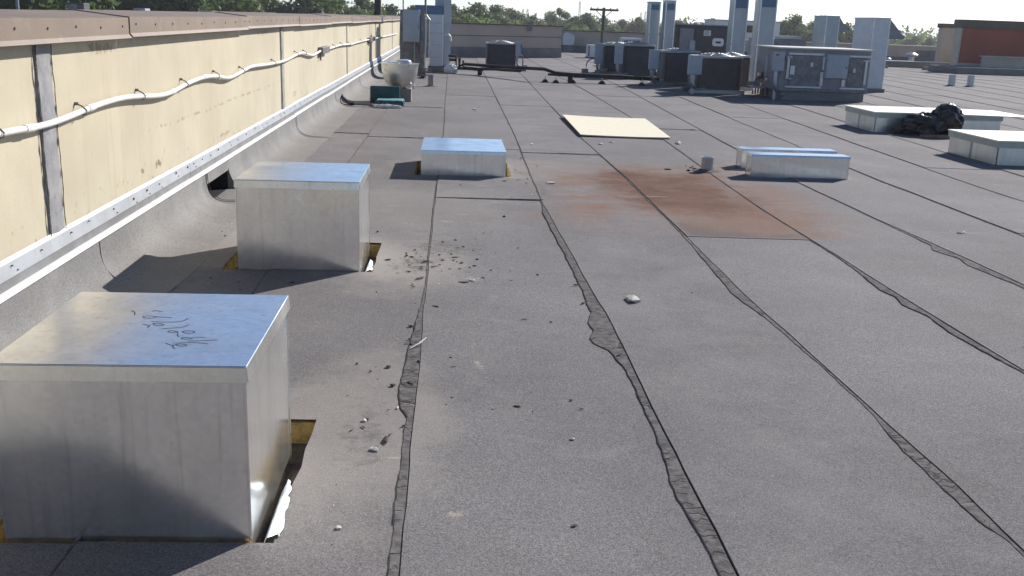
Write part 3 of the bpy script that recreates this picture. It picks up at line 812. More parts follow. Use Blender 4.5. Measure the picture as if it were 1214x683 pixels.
# ------------------------------------------------------------------ exhaust fan, tool case, caulking gun, bag
fan = thing('exhaust_fan', (-.93, 18.25, 0), 'bowl shaped white metal rooftop exhaust fan on a grey curb by the wall', 'fan')
bx('curb', 'flashing_membrane', fan, -1.12, -.72, 18.05, 18.47, 0, .235, bev=.012)
m = MB(); m.lathe(-.93, 18.26, [(.19, .235), (.205, .27), (.255, .33), (.295, .42), (.318, .52), (.33, .655), (.345, .66), (.345, .672), (.325, .672), (.30, .55)], 36, False); m.build('bowl', 'fan_aluminium', fan, smooth=True)
m = MB(); m.lathe(-.93, 18.26, [(.0, .60), (.24, .60), (.24, .63), (.2, .655), (0, .66)], 30, False); m.build('inner_deck', 'fan_aluminium', fan, smooth=True)
m = MB(); m.lathe(-.86, 18.3, [(.135, .655), (.135, .70), (.12, .725), (.06, .738), (0, .74)], 24, False); m.build('motor_cover', 'white_metal', fan, smooth=True)
MB().box(-.70, -.66, 18.1, 18.16, .235, .30, bev=.004).build('hinge', 'white_metal', fan)

tc = thing('tool_case', (-1.08, 17.3, 0), 'open teal plastic tool case lying on the roof in front of the bowl fan', 'tool case')
MB().box(-1.40, -.89, 17.50, 17.58, .012, .31, bev=.018, seg=2).build('lid', 'teal_plastic', tc, smooth=True)
for x in (-1.3, -1.14, -.98): MB().box(x - .045, x + .045, 17.492, 17.502, .05, .27).build('lid_rib', 'teal_plastic', tc)
MB().box(-1.27, -.80, 16.95, 17.44, .012, .105, bev=.015, seg=2).build('base', 'teal_plastic', tc, smooth=True)
MB().box(-1.25, -.82, 16.97, 17.42, .104, .118, bev=.004).build('tray', 'teal_tray', tc)
for x in (-1.17, -.91): MB().box(x - .03, x + .03, 16.938, 16.952, .055, .112, bev=.003).build('latch', 'black_plastic', tc)
MB().tube([(-1.10, 16.95, .06), (-1.10, 16.90, .06), (-.98, 16.90, .06), (-.98, 16.95, .06)], .011, 7, 1).build('handle', 'black_plastic', tc)

cg = thing('caulking_gun', (-1.55, 16.9, 0), 'black handled caulking gun lying between the wall and the teal case', 'hand tool')
MB().tube([(-1.70, 16.92, .05), (-1.78, 16.96, .11), (-1.83, 17.0, .16)], .017, 8, 1).build('grip', 'black_plastic', cg)
MB().tube([(-1.66, 16.9, .035), (-1.74, 16.86, .03), (-1.82, 16.88, .05), (-1.85, 16.95, .10), (-1.84, 17.0, .15)], .008, 7, 2).build('trigger', 'black_plastic', cg)
MB().tube([(-1.69, 16.9, .045), (-1.62, 16.9, .05)], .03, 10).build('body', 'black_plastic', cg)
MB().tube([(-1.62, 16.9, .05), (-1.30, 16.86, .05)], .024, 10).build('barrel', 'clip_metal', cg)
MB().tube([(-1.3, 16.86, .05), (-1.22, 16.85, .05)], .008, 8).build('nozzle', 'pvc', cg)

def crumple(cx, cy, sx, sy, sz, amp, seed, sub=4, fr=4.0, zoff=0.):
    b = bmesh.new(); bmesh.ops.create_icosphere(b, subdivisions=sub, radius=1)
    from mathutils import noise as mn
    for v in b.verts:
        p = v.co.copy()
        q = p * fr + Vector((seed, seed * 2.1, 0))
        d = 1 + amp * (1 - 2 * abs(mn.noise(q))) + amp * .4 * (1 - 2 * abs(mn.noise(q * 2.1)))  + amp * .12 * mn.noise(q * 5)
        v.co = Vector((cx + p.x * sx * d, cy + p.y * sy * d, max(.008, zoff + sz * (1 + p.z * d) )))
    return b
m = MB(); m.join(crumple(-1.05, 16.74, .17, .06, .03, .45, 3.3, 4, 5))
tag(m.build('crumpled_plastic_bag', 'clear_film', None, loc=(-1.0, 16.72, 0)), 'crumpled clear plastic bag in front of the teal tool case', 'plastic bag')

tb = thing('black_tarp', (7.3, 14.7, 0), 'crumpled shiny black plastic sheet bundle slumped against the far flat skylight', 'tarp')
m = MB()
m.join(crumple(7.50, 14.85, .20, .22, .22, .22, 1.2, 5, 1.7))
m.join(crumple(7.20, 14.83, .32, .20, .16, .22, 5.1, 5, 1.8))
m.join(crumple(6.93, 14.88, .20, .13, .06, .25, 8.4, 5, 2.0))
m.build('folded_plastic', 'bag_plastic', tb, smooth=True)
pk = MB().box(6.93, 7.5, 14.36, 14.46, .012, .055, bev=.004)
tag(pk.build('wood_plank', 'plank_wood', None, loc=(7.2, 14.4, 0)), 'short dark brown plank on the roof between the two flat skylights', 'plank')

# ------------------------------------------------------------------ flat skylights
def skylight(x0, x1, y0, y1, h, lid, label, group):
    t = thing('flat_skylight', ((x0 + x1) / 2, (y0 + y1) / 2, 0), label, 'skylight', group)
    th = .012
    def side(name, a0, a1, fixed, ax, n):
        for k in range(n):
            p0 = a0 + (a1 - a0) * k / n; p1 = a0 + (a1 - a0) * (k + 1) / n
            if ax == 'x': MB().box(p0 + .004, p1 - .004, fixed - th, fixed + th, 0, h - .085, bev=.002).build('curb_panel', 'aluminium_curb', t)
            else: MB().box(fixed - th, fixed + th, p0 + .004, p1 - .004, 0, h - .085, bev=.002).build('curb_panel', 'aluminium_curb', t)
    side('f', x0 + th, x1 - th, y0, 'x', 3); side('b', x0 + th, x1 - th, y1, 'x', 3)
    side('l', y0 + th, y1 - th, x0, 'y', 2); side('r', y0 + th, y1 - th, x1, 'y', 2)
    m = MB()
    m.box(x0 - .02, x1 + .02, y0 - .02, y0 + .03, h - .085, h - .012); m.box(x0 - .02, x1 + .02, y1 - .03, y1 + .02, h - .085, h - .012)
    m.box(x0 - .02, x0 + .03, y0 + .031, y1 - .031, h - .085, h - .012); m.box(x1 - .03, x1 + .02, y0 + .031, y1 - .031, h - .085, h - .012)
    m.build('frame', 'skylight_frame', t)
    l, r, f, b_ = lid
    m = MB(); N = 8
    g = [[[m.bm.verts.new((x0 - l + (x1 - x0 + l + r) * i / N, y0 - f + (y1 - y0 + f + b_) * j / N, h + dz + .012 * math.sin(math.pi * i / N) * math.sin(math.pi * j / N) - .02 * (i / N) ** 4 * (r > .1))) for dz in (-.011, .004)] for j in range(N + 1)] for i in range(N + 1)]
    for i in range(N):
        for j in range(N):
            for s in (0, 1): m.bm.faces.new((g[i][j][s], g[i + 1][j][s], g[i + 1][j + 1][s], g[i][j + 1][s]))
    for i in range(N):
        for e in (0, N):
            m.bm.faces.new((g[i][e][0], g[i + 1][e][0], g[i + 1][e][1], g[i][e][1])); m.bm.faces.new((g[e][i][0], g[e][i + 1][0], g[e][i + 1][1], g[e][i][1]))
    m.build('lid', 'skylight_panel', t)
    y = (y0 + y1) / 2; MB().box(x0 - .017, x0 - .0125, y - .02, y + .02, 0, h - .086).build('joint_cover', 'galvanised_dull', t)
    for k in (1, 2): x = x0 + (x1 - x0) * k / 3; MB().box(x - .02, x + .02, y0 - .017, y0 - .0125, 0, h - .086).build('joint_cover', 'galvanised_dull', t)
GS = 'flat white topped skylights on the right'
skylight(6.50, 8.5, 15.1, 16.25, .31, (.03, .55, .03, .06), 'farther flat white topped skylight with the black plastic slumped on it', GS)
skylight(6.50, 8.4, 11.52, 12.7, .30, (.03, .1, .03, .03), 'nearer flat white topped skylight cut by the right edge', GS)

# ------------------------------------------------------------------ rooftop equipment
def rounded(x0, x1, y0, y1, r, n=5):
    P = []
    for cx, cy, a in ((x1 - r, y0 + r, -90), (x1 - r, y1 - r, 0), (x0 + r, y1 - r, 90), (x0 + r, y0 + r, 180)):
        for k in range(n + 1):
            t = R(a + 90 * k / n); P.append((cx + r * math.cos(t), cy + r * math.sin(t)))
    return P
def condenser(x0, y0, w_, d, h, zb, label, group, dark='unit_brown', r=.16, disc='left'):
    x1, y1 = x0 + w_, y0 + d
    t = thing('condensing_unit', ((x0 + x1) / 2, (y0 + y1) / 2, 0), label, 'condenser', group)
    m = MB(); m.prism([(x, y, zb + .02) for x, y in rounded(x0 + .02, x1 - .02, y0 + .02, y1 - .02, r)], (0, 0, h - .06)); m.build('coil', 'fin_dark', t, smooth=True)
    m = MB(); P = rounded(x0, x1, y0, y1, r); P2 = rounded(x0 + .012, x1 - .012, y0 + .012, y1 - .012, r - .01)
    n = int((h - .12) / .042)
    for k in range(n):
        z = zb + .05 + k * .042
        for q in range(len(P)):
            a, b_ = P[q], P[(q + 1) % len(P)]; a2, b2 = P2[q], P2[(q + 1) % len(P)]
            v = [m.bm.verts.new(p) for p in ((*a, z), (*b_, z), (*b2, z + .036), (*a2, z + .036))]
            m.bm.faces.new(v)
    tag(m.build('louvre_guard', dark, t), kind='stuff')
    for cx, cy in ((x0 + r * .3, y0 + r * .3), (x1 - r * .3, y0 + r * .3), (x0 + r * .3, y1 - r * .3), (x1 - r * .3, y1 - r * .3)):
        MB().tube([(cx, cy, zb + .02), (cx, cy, zb + h - .05)], .028, 8).build('corner_post', dark, t)
    for z in (zb, zb + h - .055):
        m = MB(); m.prism([(x, y, z) for x, y in rounded(x0 - .008, x1 + .008, y0 - .008, y1 + .008, r + .006)], (0, 0, .045)); m.build('base_pan' if z == zb else 'top_rim', dark if z == zb else 'unit_grille', t, smooth=True)
    cx, cy = (x0 + x1) / 2, (y0 + y1) / 2
    m = MB(); rr = min(w_, d) * .42
    for k in range(5):
        q = rr * (k + 1) / 5; z = zb + h - .008 + .06 * (1 - ((k + 1) / 5) ** 2)
        m.tube([(cx + q * math.cos(2 * math.pi * i / 24), cy + q * math.sin(2 * math.pi * i / 24), z) for i in range(25)], .007, 4)
    for i in range(12):
        a = 2 * math.pi * i / 12
        m.tube([(cx + rr * s * math.cos(a), cy + rr * s * math.sin(a), zb + h - .008 + .06 * (1 - s * s)) for s in (.1, .4, .7, 1)], .004, 4)
    m.build('fan_guard', 'unit_grille', t)
    m = MB(); m.lathe(cx, cy, [(rr * .98, zb + h - .012), (rr * .8, zb + h + .01), (rr * .3, zb + h + .034), (0, zb + h + .038)], 24, False); m.build('fan_shroud', 'unit_grille', t, smooth=True)
    for y in (y0 + .12, y1 - .12): MB().box(x0 - .12, x1 + .1, y - .04, y + .04, .012, max(.03, zb - .002)).build('skid', 'galvanised_dull', t)
    return t
def disconnect(x, y, z, w_, h, d, label, mark=False, legs=True, mat='cabinet_grey'):
    t = thing('disconnect_box', (x, y, 0), label, 'electrical box', 'grey electrical disconnect boxes by the condensers')
    MB().box(x - w_ / 2, x + w_ / 2, y - d / 2, y + d / 2, z, z + h, bev=.008).build('box', mat, t)
    MB().box(x - w_ / 2 + .015, x + w_ / 2 - .015, y - d / 2 - .012, y - d / 2 + .002, z + .02, z + h - .02, bev=.004).build('door', mat, t)
    MB().box(x + w_ / 2 - .001, x + w_ / 2 + .03, y - .02, y + .02, z + h * .55, z + h * .8, bev=.004).build('switch_handle', 'black_plastic', t)
    if mark: MB().box(x - w_ * .35, x - w_ * .1, y - d / 2 - .015, y - d / 2 - .011, z + h * .78, z + h * .9).build('warning_sticker', 'red_mark', t)
    MB().tube([(x - w_ * .2, y, z + .01), (x - w_ * .22, y - .02, z * .5), (x + .1, y + .08, .1), (x + .3, y + .15, .14)], .022, 7, 2).build('whip', 'galvanised_dull', t)
    if legs: MB().box(x - .03, x + .03, y + d / 2, y + d / 2 + .04, .012, z + h * .9).build('post', 'galvanised_dull', t)
    return t
GC = 'round cornered condensing units on the roof'
condenser(5.52, 22.7, 1.06, 1.0, .75, .10, 'dark brown condensing unit nearest the camera in front of the tallest ducts', GC)
condenser(5.32, 25.4, .95, .95, .77, .10, 'dark condensing unit half hidden behind the nearest brown one', GC)
condenser(6.35, 24.2, .85, .85, .74, .10, 'dark condensing unit tucked behind the nearest brown one at right', GC)
condenser(4.72, 28.25, .95, .95, .86, .08, 'dark grey condensing unit in front of the two left ducts', GC, 'unit_dark', .2)
condenser(4.5, 30.3, .9, .9, .80, .08, 'dark condensing unit standing left behind the one by the left ducts', GC, 'unit_dark', .2)
condenser(1.03, 30.85, .90, .9, .74, .06, 'lone grey condensing unit in front of the back parapet', GC, 'unit_dark', .12)
disconnect(1.98, 30.9, .42, .16, .42, .12, 'small grey electrical box right of the lone condensing unit', legs=True)
disconnect(5.38, 22.35, .44, .30, .42, .14, 'pale electrical box at the left front of the nearest brown condenser')
disconnect(5.02, 25.2, .40, .24, .48, .14, 'pale electrical box left of the half hidden condenser')
disconnect(4.58, 27.95, .40, .22, .50, .14, 'pale electrical box at the left front of the dark condenser by the left ducts')
disconnect(4.32, 30.0, .30, .24, .60, .14, 'leftmost grey electrical box of the condenser cluster')
disconnect(7.08, 22.4, .45, .18, .48, .12, 'grey electrical box between the nearest brown condenser and the tallest ducts')
# whip pipe left of lone condenser group
t = thing('conduit_stub', (3.95, 29.6, 0), 'thin bent conduit rising from a small block left of the condensers', 'conduit')
MB().tube([(3.9, 29.5, .05), (3.9, 29.5, .35), (4.02, 29.6, .45), (4.2, 29.8, .46)], .018, 7, 1).build('pipe', 'rack_grey', t)
bx('block', 'rack_grey', t, 3.78, 3.95, 29.4, 29.58, .012, .17)
t = thing('conduit_stub', (2.05, 30.4, 0), 'thin bent conduit right of the lone condensing unit', 'conduit')
MB().tube([(2.1, 30.3, .05), (2.1, 30.3, .42), (2.02, 30.5, .48)], .018, 7, 1).build('pipe', 'rack_grey', t)
bx('block', 'rack_grey', t, 1.98, 2.2, 30.2, 30.36, .012, .09)

def duct(x0, x1, y0, y1, z0, z1, label, mat='galvanised_dull', film=None, seams=(), hood=None, group='tall square sheet metal ducts'):
    t = thing('metal_duct', ((x0 + x1) / 2, (y0 + y1) / 2, 0), label, 'duct', group)
    MB().box(x0, x1, y0, y1, z0, z1, bev=.006).build('shaft', mat, t)
    for z in seams: MB().box(x0 - .014, x1 + .014, y0 - .014, y1 + .014, z - .014, z + .014).build('seam_flange', mat, t)
    MB().box(x0 - .018, x1 + .018, y0 - .018, y1 + .018, z1 - .02, z1 + .012).build('top_flange', mat, t)
    for cx, cy in ((x0, y0), (x1, y0)): MB().box(cx - .012, cx + .012, cy - .012, cy + .012, z0, z1 - .03).build('corner_angle', 'aluminium_curb', t)
    if film: MB().box(x0 + .03, x1 - .03, y0 - .016, y0 - .003, film[0], film[1]).build('blue_film_patch', 'blue_film', t)
    if z0 < .05: MB().box(x0 - .06, x1 + .06, y0 - .06, y1 + .06, 0, .1, bev=.01).build('curb', 'flashing_membrane', t)
    if hood:
        hx, hz = hood
        m = MB(); m.prism([(x1 + .002, y0 + .02, z1 - .01), (x1 + .002, y0 + .02, z1 - hz), (x1 + hx, y0 + .02, z1 - hz), (x1 + hx, y0 + .02, z1 - hz + .06)], (0, y1 - y0 - .04, 0)); m.build('weather_hood', 'unit_grey', t)
    return t
duct(5.80, 6.09, 30.16, 30.7, .0, 2.12, 'leftmost of the two square ducts standing behind the dark grey condenser', film=(1.9, 2.05), seams=(1.2,))
duct(6.11, 6.38, 29.42, 29.9, .0, 2.16, 'second square duct from the left, standing behind the dark grey condenser', film=(1.9, 2.08), seams=(1.1,))
duct(7.46, 7.82, 27.08, 27.6, .0, 2.75, 'tall square duct behind the nearest brown condenser, cut by the top edge', film=(1.98, 2.75), seams=(1.05,))
duct(8.02, 8.44, 26.6, 27.15, .0, 2.75, 'tall square duct left of the big grey air handler, cut by the top edge', film=(2.02, 2.75), seams=(1.05,))
duct(13.75, 14.23, 37.27, 38.6, .0, 2.0, 'far square duct with a sloped hood rising behind the air handler', seams=(1.0, 1.4, 1.75), hood=(.36, .55))
duct(10.53, 10.93, 25.22, 26.5, .03, 1.83, 'square duct with a sloped hood rising at the right end of the air handler', mat='duct_white', seams=(.45, .85, 1.2, 1.55), hood=(.42, .50))

# dark packaged rooftop unit with label plates
ru = thing('rooftop_unit', (7.6, 31.8, 0), 'dark grey packaged rooftop unit with white label plates behind the condensers', 'air conditioner')
bx('curb', 'flashing_membrane', ru, 6.85, 8.7, 31.2, 32.5, 0, .25)
bx('cabinet', 'unit_dark', ru, 6.80, 8.8, 31.13, 32.55, .251, 1.50, bev=.012)
bx('top_cover', 'unit_grille', ru, 6.77, 8.83, 31.10, 32.58, 1.5, 1.535, bev=.006)
bx('access_panel', 'unit_grey', ru, 6.95, 7.38, 31.105, 31.131, .55, 1.40, bev=.006)
bx('access_panel', 'unit_dark', ru, 7.42, 8.42, 31.108, 31.131, .4, 1.47, bev=.006)
bx('spec_label', 'label_white', ru, 7.68, 7.90, 31.10, 31.106, 1.20, 1.36)
m = MB()
for k in range(4): m.box(7.70, 7.87 - .03 * (k % 2), 31.097, 31.1005, 1.225 + k * .032, 1.237 + k * .032)
tag(m.build('label_print', 'label_print', ru), kind='stuff')
m = MB(); m.prism([(x, 31.105, z) for x, z in rounded(7.97, 8.32, .90, 1.14, .07, 4)], (0, -.012, 0)); m.build('handle_plate', 'label_white', ru)
bx('handle_recess', 'label_print', ru, 8.07, 8.23, 31.088, 31.0925, .985, 1.045)
bx('small_box', 'cabinet_grey', ru, 7.25, 7.42, 31.02, 31.1, .7, 1.05, bev=.006)

# big air handler
ah = thing('air_handler', (7.95, 22.2, 0), 'large grey air handler with white trimmed access doors on a low curb', 'air conditioner')
Y = 21.46
bx('curb', 'flashing_membrane', ah, 7.12, 8.93, Y + .02, 23.1, 0, .20, bev=.01)
bx('cabinet', 'unit_grey', ah, 7.02, 8.98, Y, 23.15, .201, 1.08, bev=.008)
bx('lid', 'cap_light', ah, 6.93, 9.05, Y - .06, 23.2, 1.08, 1.115, bev=.006)
bx('base_rail', 'rack_grey', ah, 6.99, 9.0, Y - .03, Y - .001, .205, .262, bev=.004)
d1 = bx('access_door', 'rack_grey', ah, 7.22, 7.93, Y - .022, Y - .001, .32, .955, bev=.005)
d2 = bx('access_door', 'rack_grey', ah, 8.50, 8.84, Y - .022, Y - .001, .32, .93, bev=.005)
for d, x, z in ((d1, 7.69, .77), (d2, 8.63, .67)):
    MB().box(x - .025, x + .025, Y - .05, Y - .023, z - .045, z + .045, bev=.006).build('latch', 'trim_white', d)
MB().box(7.235, 7.33, Y - .026, Y - .0225, .55, .735).build('paper_label', 'label_white', d1)
for (x0, x1, z0, z1) in ((7.17, 7.95, .965, 1.01), (7.15, 7.205, .45, .945), (7.15, 7.95, .275, .312), (7.90, 7.965, .33, .62), (7.925, 7.965, .66, .945), (8.46, 8.98, .95, .99), (8.86, 8.91, .38, .88), (8.35, 8.9, .27, .31), (8.38, 8.46, .33, .48), (7.13, 7.25, .90, .93), (7.14, 7.27, .45, .475), (8.81, 8.95, .87, .895)):
    MB().box(x0, x1, Y - .042, Y - .0235, z0, z1, bev=.004).build('door_trim', 'trim_white', ah)
cb = bx('control_box', 'cabinet_grey', ah, 7.97, 8.45, Y - .15, Y - .001, .50, 1.0, bev=.008)
MB().box(7.985, 8.435, Y - .162, Y - .151, .515, .985, bev=.004).build('cover', 'cabinet_grey', cb)
MB().box(8.39, 8.41, Y - .17, Y - .163, .72, .75).build('lock', 'black_plastic', cb)
disconnect(6.93, Y - .1, .62, .24, .40, .12, 'pale electrical box with a red sticker at the left end of the air handler', True)
# pipe tangle between air handler and tall ducts
pt = thing('valve_piping', (6.9, 22.6, 0), 'tangle of copper and grey piping with valves between the ducts and air handler', 'piping')
for k in range(5):
    x = 6.72 + .09 * k
    MB().tube([(x, 22.3 + .1 * k, .06), (x, 22.3 + .1 * k, .30 + .08 * k), (x + .1, 22.4 + .1 * k, .42 + .06 * (k % 3)), (x + .35, 22.6, .40 + .05 * k)], .02, 7, 1).build('pipe', 'copper' if k % 2 else 'rack_grey', pt)
for x, z in ((6.82, .5), (7.0, .40), (6.9, .28)): MB().box(x - .035, x + .035, 22.22, 22.3, z - .035, z + .035, bev=.01).build('valve', 'fan_aluminium', pt)
bx('trough', 'galvanised_dull', pt, 6.6, 6.95, 22.1, 22.5, .2, .24)
# tall cabinet rack on the left
ck = thing('electrical_rack', (-1.0, 25.4, 0), 'tall grey electrical cabinet mounted on a dark rack beside the parapet wall', 'electrical cabinet')
bx('backboard', 'rack_grey', ck, -1.29, -.70, 25.36, 25.42, .05, 1.63, bev=.004)
cab = bx('cabinet', 'cabinet_grey', ck, -1.21, -.80, 25.12, 25.355, .87, 1.64, bev=.01)
MB().box(-1.195, -.815, 25.105, 25.121, .885, 1.625, bev=.005).build('door', 'cabinet_grey', cab)
MB().box(-.84, -.825, 25.09, 25.104, 1.18, 1.28).build('latch', 'rack_grey', cab)
bx('side_cabinet', 'rack_grey', ck, -.79, -.69, 25.2, 25.36, .6, 1.55, bev=.006)
for x, z, r, mt in ((-1.22, 2.3, .016, 'rack_grey'), (-.675, 2.6, .026, 'rack_grey')): MB().tube([(x, 25.44, 0), (x, 25.44, z)], r, 8).build('post', mt, ck)
MB().tube([(-.665, 25.30, .25), (-.67, 25.30, 1.40), (-.68, 25.3, 1.56), (-.56, 25.3, 1.40)], .022, 8, 1).build('conduit', 'pvc', ck)
MB().tube([(-.93, 25.3, .87), (-.93, 25.32, .06)], .02, 8).build('conduit', 'galvanised_dull', ck)
MB().tube([(-.60, 25.32, .5 + .02 * k) for k in range(48)], [.03 if k % 2 else .022 for k in range(48)], 8).build('flexible_conduit', 'rack_grey', ck)
for x in (-1.2, -.95, -.72): MB().box(x - .04, x + .04, 25.1, 25.9, .012, .07).build('foot', 'black_rubber', ck)
for k in range(3): MB().box(-.85, -.5, 25.1 + .1 * k, 25.16 + .1 * k, .08 + .07 * k, .11 + .07 * k).build('pipe_rack', 'clip_metal', ck)
# white rooftop duct beside it
wd = thing('white_duct_stack', (-.4, 28.4, 0), 'large white sheet metal duct stack with blue film behind the grey electrical cabinet', 'duct')
bx('curb', 'flashing_membrane', wd, -.66, -.1, 27.95, 28.85, 0, .175, bev=.012)
bx('shaft', 'duct_white', wd, -.62, -.265, 28.0, 28.75, .176, 1.55, bev=.008)
for z in (.42, .74, 1.06, 1.32): MB().box(-.628, -.257, 27.992, 28.758, z - .006, z + .006).build('seam', 'galvanised_dull', wd)
bx('corner_trim', 'label_white', wd, -.285, -.245, 27.985, 28.03, .2, 1.545)
bx('rear_shaft', 'galvanised_dull', wd, -.26, -.05, 28.1, 28.75, .176, 2.6, bev=.006)
bx('upper_box', 'blue_film', wd, -1.02, -.27, 28.03, 28.7, 1.551, 1.78, bev=.006)
bx('top_shaft', 'galvanised_dull', wd, -.5, -.06, 28.76, 29.2, .2, 2.6, bev=.006)
MB().tube([(-.24, 28.05, 1.03), (-.07, 28.02, 1.02), (-.05, 28.02, .86)], .03, 8, 1).build('condensate_pipe', 'pvc', wd)
m = MB(); m.join(crumple(-.03, 27.7, .15, .12, .12, .25, 2.2, 4, 3))
tag(m.build('cloth_sack', 'label_white', None, loc=(-.03, 27.7, 0)), 'crumpled pale sack at the foot of the white duct stack', 'sack')

# black insulated pipe run on blocks
pr_ = thing('insulated_pipe_run', (2.2, 26, 0), 'black insulated refrigerant pipe run crossing the roof on low blocks', 'pipe')
MB().tube([(-.1, 28.0, .47), (.11, 28.0, .47), (.115, 27.9, .16), (.75, 27.5, .14), (1.0, 27.2, .2), (1.3, 26.6, .2), (1.75, 26, .22)], .034, 8).build('pipe', 'black_rubber', pr_, smooth=True)
MB().tube([(.2, 27.9, .42), (.2, 27.9, .2), (.32, 27.8, .27), (.9, 27.3, .27), (1.6, 26.3, .29), (2.3, 25.25, .32), (2.56, 25.2, .24), (3.0, 25.2, .215), (4.3, 25.25, .20), (5.2, 25.3, .15)], .042, 8).build('pipe', 'black_rubber', pr_, smooth=True)
MB().tube([(.3, 27.88, .36), (.3, 27.88, .18), (.8, 27.4, .17)], .03, 8).build('pipe', 'black_rubber', pr_, smooth=True)
MB().tube([(-.08, 28.02, .365), (.09, 28.02, .365)], .04, 8).build('pipe', 'black_rubber', pr_, smooth=True)
MB().tube([(2.4, 25.4, .19), (3.0, 25.4, .17), (4.3, 25.4, .15), (5.1, 25.5, .13)], .03, 8).build('pipe', 'black_rubber', pr_, smooth=True)
for x, y, h in ((.75, 27.45, .13), (2.95, 25.2, .2)): MB().box(x - .06, x + .06, y - .1, y + .1, .012, h, bev=.01).build('pipe_block', 'black_rubber', pr_)
for k, (x, y) in enumerate(((2.31, 25.1), (2.56, 24.9), (3.0, 25.1), (3.74, 25.15), (4.71, 24.96))):
    t = thing('pipe_support', (x, y, 0), ['leftmost wedge shaped black pipe support under the black pipe run', 'second wedge shaped black pipe support from the left', 'black pipe support under the bend block of the pipe run', 'black pipe support with a white rod left of the condensers', 'black pipe support with a white rod in front of the condensers'][k], 'pipe support', 'black rubber pipe supports')
    m = MB(); m.prism([(x - .085, y - .08, .012), (x + .085, y - .08, .012), (x + .03, y - .08, .085), (x - .03, y - .08, .085)], (0, .16, 0)); m.build('block', 'black_rubber', t)
    MB().tube([(x, y, .08), (x, y, .16)], .012, 6).build('rod', 'white_metal', t)

# gooseneck vent, small white unit
gv = thing('hooded_vent', (5.7, 50.4, 0), 'white rounded hood vent behind the corner of the back parapet', 'vent')
bx('curb', 'rack_grey', gv, 5.45, 5.95, 50.2, 50.75, 0, .34)
m = MB(); P = [(5.40, .35), (5.40, .78)] + [(5.40 + .27 - .27 * math.cos(R(a)), .78 + .15 * math.sin(R(a))) for a in range(15, 91, 15)] + [(5.85, .9), (5.97, .80), (5.98, .45), (5.9, .35)]
m.prism([(x, 50.1, z) for x, z in P], (0, .7, 0)); m.build('hood', 'white_metal', gv)
wu = thing('small_roof_unit', (6.0, 43.3, 0), 'small pale box unit on the roof between the parapet and condensers', 'air conditioner')
bx('cabinet', 'duct_white', wu, 5.74, 6.34, 43.05, 43.7, .05, .55, bev=.01)
bx('skid', 'rack_grey', wu, 5.70, 6.38, 43.0, 43.72, .0, .049)
bx('grille', 'rack_grey', wu, 5.735, 5.80, 43.04, 43.05, .08, .52)
wu2 = thing('small_roof_unit', (6.2, 36, 0), 'pale flat topped unit showing just above the dark condensers', 'air conditioner')
bx('cabinet', 'duct_white', wu2, 6.05, 6.75, 36.3, 37, 0, .98, bev=.01)
bx('grille', 'rack_grey', wu2, 6.1, 6.7, 36.28, 36.299, .3, .9)

# ------------------------------------------------------------------ parapets and buildings behind
bw = thing('back_parapet', (2.1, 40.5, 0), 'tan back parapet wall with brown cap behind the lone condensing unit', 'wall')
def slantwall(x0, y0, x1, y1, z0, z1, t):
    m = MB(); d = Vector((x1 - x0, y1 - y0, 0)); n = Vector((-d.y, d.x, 0)).normalized() * t
    m.prism([(x0, y0, z0), (x1, y1, z0), (x1 + n.x, y1 + n.y, z0), (x0 + n.x, y0 + n.y, z0)], (0, 0, z1 - z0)); return m
slantwall(-1.9, 37.9, 4.47, 42.05, .40, 1.25, .4).build('upper_wall', 'stucco_far', bw)
slantwall(-1.9, 37.86, 4.5, 42.03, 0, .399, .5).build('base_flashing', 'flashing_membrane', bw)
slantwall(-1.9, 37.83, 4.53, 42.0, 1.251, 1.30, .5).build('cap', 'cap_brown', bw)
slantwall(-1.9, 37.88, 4.48, 42.04, .82, .84, .42).build('reveal_line', 'cap_brown', bw)
MB().box(3.0, 3.16, 41.0, 41.08, 1.05, 1.42).build('bracket', 'rack_grey', bw)
b2 = thing('far_parapet', (8, 51, 0), 'long tan parapet wall running behind the condensers at the back', 'wall')
bx('upper_wall', 'stucco_far', b2, 3.5, 12.5, 50.7, 51.1, .32, 1.02)
bx('base_flashing', 'flashing_membrane', b2, 3.5, 12.5, 50.65, 51.15, 0, .319)
bx('cap', 'cap_brown', b2, 3.5, 12.53, 50.6, 51.2, 1.021, 1.07)
bx('pilaster', 'cap_brown', b2, 7.35, 7.45, 50.68, 50.699, .33, 1.02)

tw = thing('tan_tower', (23.5, 47.5, 0), 'tan stucco block with brown cap left of the red stucco building', 'building')
bx('wall', 'stucco_tan', tw, 22.4, 27, 45.9, 46.3, 0, 1.77)
bx('cap', 'cap_brown', tw, 22.34, 27.05, 45.84, 46.36, 1.771, 1.97)
bx('base_flashing', 'flashing_membrane', tw, 22.36, 27, 45.85, 45.899, 0, .18)
rb = thing('red_building', (27, 44, 0), 'red stucco building with brown cap band at the right edge', 'building')
bx('wall', 'stucco_red', rb, 21.12, 42, 41.5, 41.8, 0, 1.77)
bx('rear_wall', 'stucco_tan', rb, 21.12, 42, 41.801, 42.1, 0, 1.769)
bx('corner_pilaster', 'stucco_tan', rb, 21.06, 21.119, 41.52, 42.1, .26, 1.765)
bx('cap', 'cap_brown', rb, 21.04, 42.1, 41.42, 42.2, 1.771, 2.11)
bx('plinth', 'stucco_tan', rb, 20.95, 22.3, 41.3, 41.459, .26, .36)
lw = thing('low_tan_parapet', (30, 40.3, 0), 'low tan parapet with metal cap in front of the red building', 'wall')
bx('wall', 'stucco_tan', lw, 21.55, 42, 40.2, 40.5, .262, .66)
bx('cap', 'cap_light', lw, 21.5, 42, 40.1, 40.6, .661, .70)
rs = thing('raised_roof_curb', (26, 39.5, 0), 'raised grey membrane curb along the foot of the red building', 'roof curb')
bx('curb', 'flashing_membrane', rs, 19.75, 42, 38.7, 41.28, 0, .25, bev=.02)
